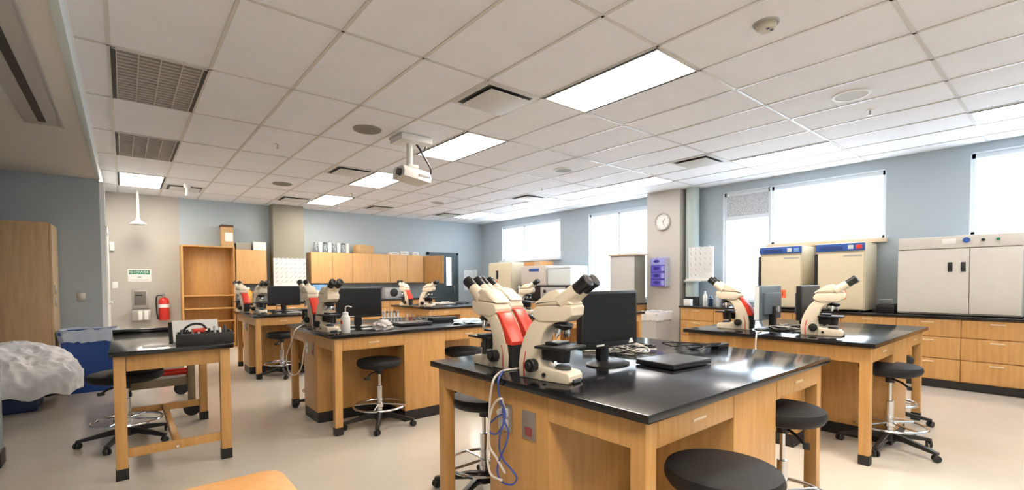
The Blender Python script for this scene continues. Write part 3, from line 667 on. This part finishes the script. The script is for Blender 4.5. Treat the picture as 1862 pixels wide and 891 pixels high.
# drying racks with pegs
def drying_rack(label, loc, rz, w_, h):
    t = thing('drying_rack', label, 'drying rack', loc, rz, 'white peg drying racks')
    MB().box(-w_/2, w_/2, 0, .02, 0, h, b=.004).build('board', WPL, t)
    MB().box(-.03, .03, .02, .105, .1, h-.1).box(-.28, -.2, .02, .105, .2, .3).build('mounting_bracket', GREY, t) if rz else None
    MB().box(-w_/2-.01, w_/2+.01, -.09, .02, -.045, 0, b=.01).build('drip_trough', WPL, t)
    p = 0
    rows = int(h/.085); cols = int(w_/.085)
    for r in range(rows):
        for c in range(cols):
            x = -w_/2+.05+c*(w_-.1)/(cols-1); z = .05+r*(h-.09)/(rows-1)
            MB().cyl((x, 0, z), (x+.03, -.09, z+.05), .0075, .006, seg=8).build('peg', WHITE if (r+c) % 2 else HAZE, t)
    return t
drying_rack('white peg drying rack on the olive grey column above the left benches', (2.82, BY-.345, 1.27), 0, .66, .57)
drying_rack('white peg drying rack hanging in front of the pale pipe by the clock pillar', (7.88, 4.27, 1.34), -pi/2, .46, .56)
# back counter
t = thing('base_cabinet', 'oak base cabinet run along the back wall under the wall cabinets', 'cabinet', (0, 0, 0))
bx('cabinet_body', W, t, 1.82, 6.3, 10.8, BY-.002, .1, .86); bx('toe_kick', KICK, t, 1.84, 6.28, 10.86, BY-.01, 0, .1)
for k in range(7):
    a = 1.83+k*.638; dr = bx('door', W, t, a, a+.63, 10.783, 10.799, .12, .68); MB().box(a+.54, a+.555, 10.765, 10.783, .5, .62, b=.003).build('pull', bpy.data.materials['pale_pull'], dr)
    dr = bx('drawer', W, t, a, a+.63, 10.783, 10.799, .69, .85); MB().box(a+.25, a+.38, 10.765, 10.783, .765, .78, b=.003).build('pull', bpy.data.materials['pale_pull'], dr)
tag(MB().box(1.8, 6.32, 10.75, BY-.002, .862, .895, b=.004).build('worktop', EPOXY), 'black worktop along the back wall under the wall cabinets', 'worktop')
# things on the back counter
t = thing('blue_box', 'small blue and white box on the back worktop behind the middle bench', 'box', (3.42, 11.05, .896)); MB().box(-.14, .16, -.08, .1, 0, .24, b=.004).build('box_body', PAPER, t); MB().box(-.142, .162, -.082, .102, .24, .36, b=.006).build('lid', LBLUE, t); MB().box(.02, .1, -.083, -.08, .06, .16).build('mark', BLULAB, t)
t = thing('centrifuge', 'black and grey bench device with round dial on the back worktop', 'lab device', (5.25, 11.08, .896)); MB().box(-.26, .18, -.12, .15, 0, .27, b=.015).build('housing', GREY, t); MB().lathe([(0, 0), (.1, .0), (.1, .03), (.06, .04), (0, .04)], 24, M=Matrix.Translation((-.03, -.12, .15))@Matrix.Rotation(pi/2, 4, 'X')).build('dial', BLK, t)
t = thing('black_jar', 'black canister on the back worktop right of the dial device', 'canister', (5.62, 11.02, .896)); MB().lathe([(0, 0), (.075, 0), (.08, .02), (.08, .2), (.06, .24), (0, .245)], 20).build('body', BLK, t); MB().lathe([(0, .27), (.05, .265), (.05, .24)], 16).build('lid', DGREY, t)
t = thing('black_jar', 'tall black canister on the back worktop near the open cabinet door', 'canister', (6.18, 10.95, .896)); MB().lathe([(0, 0), (.07, 0), (.07, .3), (.05, .34), (0, .345)], 20).build('body', BLK, t); MB().lathe([(0, .37), (.04, .365), (.04, .34)], 16).build('lid', DGREY, t)
t = thing('jug', 'amber plastic jug on the back worktop beside the bookcase', 'jug', (1.97, 10.98, .896)); MB().lathe([(0, 0), (.085, 0), (.09, .02), (.09, .2), (.05, .26), (.04, .28), (0, .28)], 20).build('body', YEL, t); MB().lathe([(.03, .275), (.045, .28), (.045, .32), (0, .322)], 16).build('cap', WPL, t); MB().tube([(.08, 0, .08), (.13, 0, .1), (.13, 0, .2), (.07, 0, .24)], .012).build('handle', YEL, t)
# shower sign, eyewash, extinguisher
t = thing('safety_sign', 'white safety sign with green band on the back wall above steel unit', 'sign', (.235, BY, 1.465))
MB().box(-.175, .175, -.006, 0, -.12, .12, b=.002).build('panel', PAPER, t)
MB().box(-.155, .155, -.008, -.006, .02, .1, b=.001).build('green_band', GREEN, t)
def text(s, name, size, m, parent, loc, rot=(pi/2, 0, 0)):
    cu = bpy.data.curves.new(name, 'FONT'); cu.body = s; cu.size = size; cu.extrude = .0006; cu.align_x = 'CENTER'; cu.align_y = 'CENTER'
    o = bpy.data.objects.new('t', cu); C.objects.link(o); dg = bpy.context.evaluated_depsgraph_get(); me = bpy.data.meshes.new_from_object(o.evaluated_get(dg)); bpy.data.objects.remove(o)
    me.materials.append(m); r = bpy.data.objects.new(name, me); C.objects.link(r); r.parent = parent; r.location = loc; r.rotation_euler = rot; return r
text('SHOWER', 'lettering', .07, PAPER, t, (0, -.0085, .06))
MB().box(-.03, .03, -.008, -.006, -.045, -.02).box(-.13, .13, -.008, -.006, -.09, -.08).build('small_print', GREY, t)
t = thing('eyewash_unit', 'stainless steel recessed wall unit with projecting basin below the sign', 'eyewash', (.235, BY, 0))
MB().box(-.12, .12, -.02, 0, .84, 1.2, b=.004).build('back_plate', STEEL, t); MB().box(-.09, .09, -.024, -.019, .9, 1.16, b=.002).build('recess_panel', mat('dull_steel', (.2, .185, .165), .4, .6), t); MB().box(-.07, .03, -.04, -.02, 1.08, 1.1, b=.002).build('push_bar', BLK, t)
MB().box(-.14, .15, -.2, 0, .62, .82, b=.02).build('basin', STEEL, t); MB().box(.05, .11, -.204, -.198, .63, .8, b=.002).box(-.04, .02, -.204, -.198, .63, .8, b=.002).build('panel_strip', WPL, t)
t = thing('fire_extinguisher', 'red fire extinguisher hanging on the back wall beside bookcase', 'fire extinguisher', (.59, BY-.095, .60))
MB().lathe([(0, 0), (.075, 0), (.085, .015), (.085, .36), (.07, .41), (.03, .44), (0, .44)], 28).build('cylinder', RED, t)
MB().lathe([(0.0855, .24), (.0857, .24), (.0857, .31), (.0855, .31)], 28).build('label', PAPER, t)
MB().cyl((0, 0, .43), (0, 0, .5), .022).box(-.012, .012, -.12, .05, .5, .52, b=.003).box(-.01, .01, -.1, .03, .535, .55, b=.003).build('valve', STEEL, t)
MB().tube(smooth_path([(-.02, 0, .48), (-.1, 0, .47), (-.12, -.01, .35), (-.11, -.02, .15), (-.095, -.02, .02)]), .012).build('hose', BLK, t)
MB().box(-.03, .03, .085, .094, .1, .5).build('wall_bracket', STEEL, t)
tag(MB().box(-.165, -.085, BY-.01, BY, 1.22, 1.34, b=.003).build('light_switch', WPL), 'white switch plate on the back wall left of the sign', 'switch')
tag(MB().box(-.19, -.12, BY-.05, BY, 1.92, 2.08, b=.006).build('door_alarm', WPL), 'small white wall box near the door frame at left', 'alarm box')
t = thing('wall_poster', 'pale paper posters pinned to the back wall right of the slate door', 'poster', (7.85, BY, 1.36)); MB().box(-.22, .12, -.004, 0, -.3, .28).build('sheet', mat('pale_sheet', (.78, .83, .85), .7), t); MB().box(.13, .24, -.004, 0, -.1, .3).build('sheet', PAPER, t)

# ================================================================ WINDOW-SIDE COUNTERS
XF = 7.55
def counter(name, label, y0, y1, n, wlabel):
    t = thing('drawer_counter', label, 'cabinet', (0, 0, 0)); s = (y1-y0)/n
    bx('cabinet_body', W, t, XF, WX-.002, y0, y1, .1, .837); bx('toe_kick', KICK, t, XF+.02, WX-.01, y0+.01, y1-.01, 0, .1)
    for k in range(n):
        for (a, b) in ((.625, .83), (.365, .615), (.112, .355)):
            dr = bx('drawer', W, t, XF-.018, XF-.001, y0+k*s+.004, y0+(k+1)*s-.004, a, b); ym = y0+(k+.5)*s
            MB().box(XF-.03, XF-.018, ym-.06, ym+.06, b-.045, b-.03, b=.003).build('pull', bpy.data.materials['pale_pull'], dr)
    tag(MB().box(XF-.05, WX-.002, y0-.02, y1+.02, .84, .87, b=.004).build('worktop', EPOXY), wlabel, 'worktop')
counter('r', 'long oak drawer counter under the windows at right', -1.53, 4.45, 10, 'black worktop carrying the cream incubators at right')
counter('b', 'oak drawer counter under the far windows beyond the clock pillar', 5.5, 10.6, 8, 'black worktop under far windows beyond the clock pillar')
# pipe chase, boot
t = thing('pipe_chase', 'pale green vertical pipe beside the clock pillar with black foot', 'pipe', (8.1, 4.55, 0))
MB().lathe([(.115, 1.0), (.115, CZ-.001)], 28).lathe([(.115, 1.27), (.15, 1.275), (.15, 1.32), (.115, 1.325)], 28).build('pipe', PIPEM, t)
MB().lathe([(.0, .872), (.125, .872), (.125, 1.0), (.115, 1.01)], 28).build('foot', KICK, t)
# clock
t = thing('wall_clock', 'round white wall clock on the beige pillar', 'clock', (7.949, 5.07, 2.43))
Rm = Matrix.Rotation(-pi/2, 4, 'Y')
MB().lathe([(.135, .0), (.165, .0), (.168, .02), (.16, .045), (.145, .04), (.14, .02)], 40, M=Rm).build('rim', mat('clock_rim', (.5, .47, .42), .4), t)
MB().lathe([(0, .015), (.143, .015), (.143, .0)], 40, M=Rm).build('face', PAPER, t)
nm = MB()
for k in range(12): a = k*pi/6; nm.box(-.018, -.0155, .118*sin(a)-.005, .118*sin(a)+.005, .118*cos(a)-.009, .118*cos(a)+.009)
nm.build('hour_marks', GREY, t)
MB().tube([(-.019, 0, 0), (-.019, -.05, .055)], .004).tube([(-.02, 0, 0), (-.02, -.04, -.09)], .003).build('hands', BLK, t)
# glove boxes
t = thing('glove_box_holder', 'clear wall holder carrying the purple glove boxes on the pillar', 'holder', (7.949, 5.09, 1.2))
MB().box(-.008, 0, -.155, .155, 0, .56).box(-.15, 0, -.165, -.158, 0, .54).box(-.15, 0, .158, .165, 0, .54).build('frame', mat('holder_grey', (.5, .5, .62), .4), t)
for k, pos in enumerate(('bottom', 'second lowest', 'second highest', 'top')):
    g = thing('glove_box', 'purple disposable glove carton, %s of the stack on the pillar' % pos, 'glove box', (7.94, 5.09, 1.203+k*.134), 0, 'purple glove boxes')
    MB().box(-.13, 0, -.15, .15, 0, .128, b=.003).build('carton', LILAC if k == 3 else PURP, g); MB().lathe([(0, .0), (.05, 0), (.05, .003), (0, .004)], 20, sx=.6, sy=1.3, M=Matrix.Translation((-.13, .03, .07))@Rm).build('opening', mat('dark_purple', (.03, .02, .25), .7), g); MB().box(-.1315, -.13, -.14, -.07, .02, .11).build('label', LILAC, g)
# incubators on the right counter
def incubator(label, y0, y1, redbtn):
    t = thing('incubator', label, 'incubator', (7.62, 0, .871), 0, 'cream lab incubators')
    MB().box(.03, .6, y0, y1, .02, .945, b=.012).build('body', CREAMB, t)
    MB().box(0, .029, y0+.01, y1-.03, .035, .80, b=.01).build('door', CREAMB, t)
    MB().box(-.004, .03, y1-.03, y1+.012, .03, .80, b=.006).build('door_gasket', BLK, t)
    MB().box(.0, .03, y0+.005, y1-.005, .835, .935, b=.004).build('control_panel', BLULAB, t)
    MB().box(-.003, .001, y1-.33, y1-.06, .855, .905, b=.001).build('panel_label', mat('panel_navy', (.02, .06, .25), .5), t)
    MB().box(-.004, .001, y0+.13, y0+.19, .855, .91, b=.001).build('display', HAZE, t)
    MB().box(-.004, .001, y0+.03, y0+.1, .855, .91, b=.001).build('button_panel', REDB if redbtn else LBLUE, t)
    MB().box(-.002, .001, y0+.03, y0+.24, .755, .775, b=.001).build('nameplate', GREY, t)
    s_ = MB().box(-.002, .001, y0+.2, y0+.33, .17, .29).build('warning_sticker', ORG, t)
    MB().box(-.003, -.001, y0+.24, y0+.255, .2, .26).box(-.003, -.001, y0+.275, y0+.29, .2, .27).box(-.003, -.001, y0+.24, y0+.3, .225, .235).build('sticker_mark', mat('dark_orange', (.55, .07, .03), .7), s_)
    for x in (.06, .54):
        for y in (y0+.06, y1-.06): MB().cyl((x, y, 0), (x, y, .025), .02).build('foot', BLK, t)
incubator('cream incubator with blue control strip, left one of the pair under window', 2.58, 3.17, False)
incubator('cream incubator with blue strip and red button, right one of the pair', 1.82, 2.40, True)
t = thing('incubator', 'wide grey two door incubator at right edge on the drawer counter', 'incubator', (7.6, 0, .871))
y0, y1 = .385, 1.47
MB().box(.03, .62, y0, y1, .012, .955, b=.008).build('body', GREYE, t)
ym = .81
MB().box(0, .029, ym+.003, y1-.003, .03, .80, b=.006).build('door', GREYE, t); MB().box(0, .029, y0+.003, ym-.003, .03, .80, b=.006).build('door', GREYE, t)
for y in (.862, .976): MB().box(-.012, .003, y-.02, y+.02, .53, .64, b=.004).build('handle', BLK, t)
MB().box(.0, .03, y0+.004, y1-.004, .81, .95, b=.004).build('control_panel', GREYE, t)
MB().box(-.003, .001, .93, 1.05, .86, .92, b=.001).build('label', PAPER, t)
MB().cyl((0, .84, .895), (-.014, .84, .895), .032).build('dial', BLULAB, t); MB().cyl((0, .70, .89), (-.018, .70, .89), .016).build('knob', BLK, t); MB().cyl((0, .58, .89), (-.018, .58, .89), .016).build('knob', mat('green_knob', (.02, .2, .12), .4), t)
t = thing('hot_plate', 'small black device on the worktop between the incubators and grey unit', 'lab device', (7.9, 1.63, .871)); MB().box(-.12, .16, -.1, .1, 0, .1, b=.01).build('body', BLK, t); MB().box(-.1, .14, -.085, .085, .1, .115, b=.004).build('plate', DGREY, t); MB().tube([(-.09, -.07, .115), (-.09, -.07, .17), (-.09, .07, .17), (-.09, .07, .115)], .006).build('rail', STEEL, t)
# bottles near pipe
def bottle(label, x, y, z, r, h, m, cm, grp=None):
    t = thing('bottle', label, 'bottle', (x, y, z), 0, grp)
    MB().lathe([(0, 0), (r*.95, 0), (r, .008), (r, h*.7), (r*.45, h*.85), (r*.4, h*.9), (0, h*.9)], 18).build('bottle_body', m, t); MB().lathe([(r*.38, h*.88), (r*.48, h*.89), (r*.48, h), (0, h+.002)], 16).build('cap', cm, t); return t
bottle('white squeeze bottle at the left end of the right worktop, beside the pipe foot', 7.72, 4.1, .871, .035, .25, WPL, WPL)
NAVYG = mat('dark_blue_glass', (.015, .04, .09), .15)
for k, (x, y, r, h, lab) in enumerate([(7.7, 3.99, .04, .18, 'small dark blue bottle next to the white squeeze bottle'), (7.74, 3.87, .055, .24, 'clear bottle with dark contents behind the left facing microscope'), (7.7, 3.74, .055, .2, 'dark bottle third along from the white squeeze bottle'), (7.78, 3.6, .05, .22, 'pale blue bottle just left of the turned away monitor'), (7.7, 3.47, .05, .2, 'dark blue bottle partly behind the turned away monitor')]):
    bottle(lab, x, y, .871, r, h, [NAVYG, HAZE, NAVYG, LBLUE, NAVYG][k], [LBLUE, BLK, HAZE, WPL, BLK][k], 'reagent bottles by the pipe')
t = thing('white_block', 'small white box at the very left end of the right worktop', 'box', (7.62, 4.36, .871)); MB().box(-.05, .05, -.06, .06, 0, .11, b=.004).build('box_body', PAPER, t); MB().box(-.051, .051, -.061, .061, .09, .112, b=.003).build('lid', WPL, t)
# far window counter: fridge, incubator, boxes
t = thing('incubator', 'tall cream cabinet with black handle near the far window', 'incubator', (7.58, 0, .871))
MB().box(.03, .64, 9.2, 10.15, 0, .93, b=.02).build('body', CREAMB, t); MB().box(0, .029, 9.21, 10.14, .02, .91, b=.01).build('door', CREAMB, t); MB().box(-.03, .0, 9.72, 9.77, .5, .72, b=.006).build('handle', BLK, t); MB().box(-.002, .001, 9.75, 9.9, .3, .46).build('sticker', ORG, t)
t = thing('oven_unit', 'black benchtop unit with grey panel under the pale grey incubator', 'lab device', (7.58, 0, .871))
MB().box(.02, .64, 7.15, 8.9, 0, .34, b=.01).build('housing', BLK, t); MB().box(0, .02, 7.3, 8.1, .05, .3, b=.006).build('front_panel', GREY, t); MB().cyl((0, 7.95, .2), (-.02, 7.95, .2), .04).build('knob', BLK, t); MB().box(-.006, .02, 8.84, 8.9, 0, .33, b=.003).build('edge_strip', HAZE, t)
t = thing('incubator', 'pale grey incubator with blue label stacked on the black unit', 'incubator', (7.58, 0, 1.212))
MB().box(.02, .64, 7.95, 8.82, 0, .47, b=.015).build('body', GREYE, t); MB().box(0, .02, 7.97, 8.8, .02, .45, b=.008).build('door', mat('pinkish_grey', (.66, .6, .55), .5), t); MB().box(-.003, .001, 8.15, 8.5, .33, .4, b=.001).build('label', BLULAB, t)
t = thing('white_cooler', 'white rounded box stacked right of the pale grey incubator', 'box', (7.6, 7.5, 1.212)); MB().box(.02, .6, -.33, .4, 0, .45, b=.03).build('box_body', mat('cool_white', (.74, .8, .82), .4), t); MB().box(.015, .605, -.335, .405, .38, .4, b=.003).build('seam', GREY, t)
t = thing('cardboard_box', 'flat orange brown carton lying on top of the pale grey incubator', 'box', (7.85, 8.45, 1.683)); MB().box(-.2, .2, -.3, .32, 0, .1, b=.004).build('carton', mat('orange_card', (.72, .38, .15), .8), t); MB().box(-.203, -.2, -.3, -.05, .0, .1).build('flap', mat('pale_card', (.75, .55, .38), .8), t)
t = thing('lab_oven', 'grey boxy oven with tan top left of the clock pillar', 'oven', (7.58, 0, .871))
MB().box(.02, .36, 5.45, 6.05, 0, .93, b=.006).build('body', COLM, t); MB().box(0, .02, 5.46, 6.04, .02, .92, b=.006).build('door', mat('pale_grey_panel', (.62, .62, .61), .5), t); MB().box(-.02, .37, 5.42, 6.08, .93, .965, b=.004).build('top_board', SILLW, t)
t = thing('carton', 'small white carton in front of the grey oven by the pillar', 'box', (7.53, 5.62, .871)); MB().box(-.02, .04, -.1, .1, 0, .13, b=.004).build('box_body', PAPER, t); MB().box(-.021, .041, -.06, .02, .131, .16, b=.003).build('contents', CARD, t)

# ================================================================ BENCH CLUTTER
def laptop(label, x, y, rz, w_=.33, d_=.235):
    t = thing('laptop', label, 'laptop', (x, y, BT), rz, 'closed dark laptops')
    MB().box(-w_/2, w_/2, -d_/2, d_/2, .004, .02, b=.004).build('base', BLK, t); MB().box(-w_/2, w_/2, -d_/2, d_/2, .0205, .032, b=.005).build('lid', mat('laptop_lid', (.05, .05, .055), .3), t)
    return t
laptop('closed dark laptop on the front bench', 2.25, 1.37, radians(-4))
laptop('closed dark laptop on the middle bench', 2.3, 4.42, radians(-2), .36, .25)
def tangle(name, label, cx, cy, z, rx, ry, n, m, r=.004, seed=1):
    random.seed(seed); p = []
    for k in range(n): p.append((cx+random.uniform(-rx, rx), cy+random.uniform(-ry, ry), z+r+abs(random.gauss(0, .02))))
    o = MB().tube(smooth_path(p, 7), r, 6).build(name, m); return tag(o, label, 'cable')
tangle('cable_tangle', 'heap of white cords behind the laptop on the front bench', 2.42, 1.86, BT, .2, .2, 30, CORDW, seed=3)
tangle('cable_tangle', 'heap of dark cords behind the laptop on the front bench', 2.46, 1.9, BT, .22, .2, 34, BLK, .005, seed=4)
tangle('cable_tangle', 'thin black cable sprawled right of the laptop on the front bench', 2.85, 1.62, BT, .22, .15, 16, BLK, .004, seed=9)
tag(MB().box(2.98, 3.13, 1.49, 1.55, BT, BT+.025, b=.008).build('power_adapter', BLK), 'black power adapter at the end of the thin cable on front bench', 'adapter')
tag(MB().box(2.3, 2.42, 1.98, 2.07, BT, BT+.06, b=.015).build('power_adapter', DGREY), 'dark grey power adapter among the cord heap on front bench', 'adapter')
tangle('cable_tangle', 'pale cords heaped between the monitors on the right bench', 4.5, 1.58, BT, .14, .16, 34, CORDW, .004, seed=5)
tangle('cable_tangle', 'black cords heaped between the monitors on the right bench', 4.5, 1.6, BT, .16, .16, 34, BLK, .005, seed=6)
tangle('cable_tangle', 'dark cords on the middle bench beside its laptop', 2.75, 4.75, BT, .25, .18, 26, BLK, .005, seed=7)
tangle('cable_tangle', 'pale cords on the farthest bench in front of the slate door', 4.75, 7.85, BT, .22, .2, 24, CORDW, .006, seed=8)
tangle('cable_tangle', 'dark cords on the farthest bench near its right end', 5.15, 7.95, BT, .3, .2, 26, BLK, .008, seed=11)
# hanging cords at the end of the front bench, in a plane just off its end face
def zp(lst, X, j=0): return [at(760+a/3.288, 620+b/3.288, X=X+.006*((i % 3)-1)*j) for i, (a, b) in enumerate(lst)]
def cord(label, pts, m, r): return tag(MB().tube(smooth_path(pts, 7), r, 8).build('hanging_cable', m), label, 'cord')
xs_ = 1.31
edge = lambda u, v: at(760+u/3.288, 620+v/3.288, Z=BT+.006)
cord('beige power cord draped over the end of front bench, its long loop lowest', [edge(590, 165), edge(540, 172), edge(497, 184)]+zp([(452, 232), (434, 330), (425, 450), (420, 560), (432, 640), (470, 700), (520, 790)], xs_, 1), CORDW, .0055)
cord('beige cord looping from the white plug in the outlet plate at bench end', [Vector((1.359, 1.70, .72))]+zp([(500, 345), (455, 378), (428, 470), (418, 600), (415, 700), (435, 795), (490, 830), (500, 830)], xs_-.012, 1), CORDW, .0055)
cord('blue network cord hanging at bench end in a small upper loop', [edge(560, 110), edge(540, 140), edge(508, 180)]+zp([(482, 230), (480, 290), (495, 360), (522, 430), (508, 500), (470, 555), (432, 545), (424, 505), (465, 460), (500, 440)], xs_+.012, 1), CORDB, .0045)
cord('blue network cord hanging at bench end in a long lower loop', zp([(515, 400), (518, 480), (540, 540), (525, 620), (490, 700), (474, 775), (500, 840), (560, 860), (590, 820), (560, 770), (510, 710), (486, 640), (490, 560), (512, 480), (505, 400)], xs_+.004, 1), CORDB, .0045)
tag(MB().cyl((1.352, 1.7, .71), (1.325, 1.7, .71), .022, .018).build('power_plug', WPL), 'white power plug in the outlet plate at front bench end', 'plug')
# cords hanging off the middle and right benches
P = lambda u, v, X: at(u, v, X=X)
cord('beige cord looping down from the end of the middle bench', [at(556, 588, Z=BT+.006), at(537, 600, Z=BT+.006)]+[P(u, v, 1.31) for u, v in ((530, 622), (521, 650), (525, 676), (537, 682), (548, 668), (552, 640), (557, 622))], CORDW, .006)
cord('white cord hanging straight down off the end of the right bench', [at(1385, 602, Z=BT+.006), at(1377, 605, Z=BT+.006)]+[P(u, v, 3.945) for u, v in ((1375, 613), (1374, 630), (1375, 650), (1376, 668))], CORDW, .006)
# wash bottle etc. on middle bench
t = thing('wash_bottle', 'white wash bottle with bent spout on the front corner of middle bench', 'bottle', (1.5, 4.12, BT))
MB().lathe([(0, 0), (.036, 0), (.04, .006), (.04, .13), (.033, .15), (.022, .158), (0, .158)], 22).build('bottle_body', WPL, t); MB().lathe([(.022, .155), (.025, .158), (.025, .18), (.012, .185), (0, .186)], 16).build('cap', WPL, t)
MB().tube([(0, 0, .18), (0, 0, .22), (.006, 0, .232), (.022, -.01, .236), (.05, -.02, .226)], .005).build('spout', WPL, t); MB().box(-.041, -.03, -.02, .01, .08, .11, b=.002).build('red_mark', RED, t)
t = thing('computer_mouse', 'white computer mouse on the middle bench in front of the monitor', 'mouse', (1.93, 4.35, BT)); MB().lathe([(0, .03), (.018, .028), (.03, .018), (.034, .006), (.032, 0), (0, 0)], 18, sx=1, sy=1.6).build('shell', WPL, t); MB().cyl((0, -.03, .026), (0, -.022, .03), .005).build('wheel', DGREY, t)
tag(MB().box(1.72, 1.86, 4.28, 4.32, BT, BT+.012, b=.003).build('white_strip', PAPER), 'narrow white label strip below the middle bench monitor', 'paper')
l = bmesh.new(); bmesh.ops.create_icosphere(l, subdivisions=4, radius=1)
for v in l.verts:
    n_ = noise.noise(v.co*2.3)*.35+noise.noise(v.co*6)*.15; v.co = Vector((v.co.x*.09*(1+n_), v.co.y*.07*(1+n_), max(0, v.co.z*.06*(1+n_)+.03)))
o = tag(MB().add(l).build('crumpled_bag', mat('frosted_plastic', (.55, .52, .52), .4)), 'small crumpled clear plastic bag on the middle bench front edge', 'bag'); o.location = (1.86, 4.15, BT)
t = thing('test_tube_rack', 'clear test tube rack beside the middle bench monitor', 'rack', (2.2, 4.7, BT)); MB().box(-.11, .11, -.03, .03, 0, .01, b=.002).box(-.11, .11, -.03, .03, .06, .068, b=.002).box(-.11, -.104, -.03, .03, 0, .068).box(.104, .11, -.03, .03, 0, .068).build('rack_frame', GREY, t)
for k in range(5):
    tt = thing('test_tube', '%s glass test tube in the rack on the middle bench' % ['first', 'second', 'third', 'fourth', 'fifth'][k], 'test tube', (2.12+k*.04, 4.7, BT+.011), 0, 'test tubes in the rack')
    MB().lathe([(0, 0), (.007, .003), (.01, .012), (.01, .11), (.012, .115), (.009, .115), (.009, .02), (0, .012)], 12).build('tube_body', HAZE, tt); MB().lathe([(.0125, .105), (.0125, .125), (0, .126)], 12).build('cap', [GREY, DGREY][k % 2], tt)
tag(MB().box(2.6, 2.92, 4.5, 4.62, BT, BT+.05, b=.01).build('black_case', BLK), 'black instrument case on the middle bench beyond the laptop', 'case')
l = bmesh.new(); bmesh.ops.create_icosphere(l, subdivisions=4, radius=1)
for v in l.verts:
    n_ = noise.noise(v.co*2.1+Vector((5, 0, 0)))*.4+noise.noise(v.co*7)*.12; v.co = Vector((v.co.x*.2*(1+n_), v.co.y*.1*(1+n_), max(0, v.co.z*.035*(1+n_)+.015)))
o = tag(MB().add(l).build('plastic_wrap', mat('blue_film', (.55, .68, .76), .2)), 'pale blue crinkled plastic wrap at right end of the middle bench', 'plastic wrap'); o.location = (2.85, 4.16, BT)
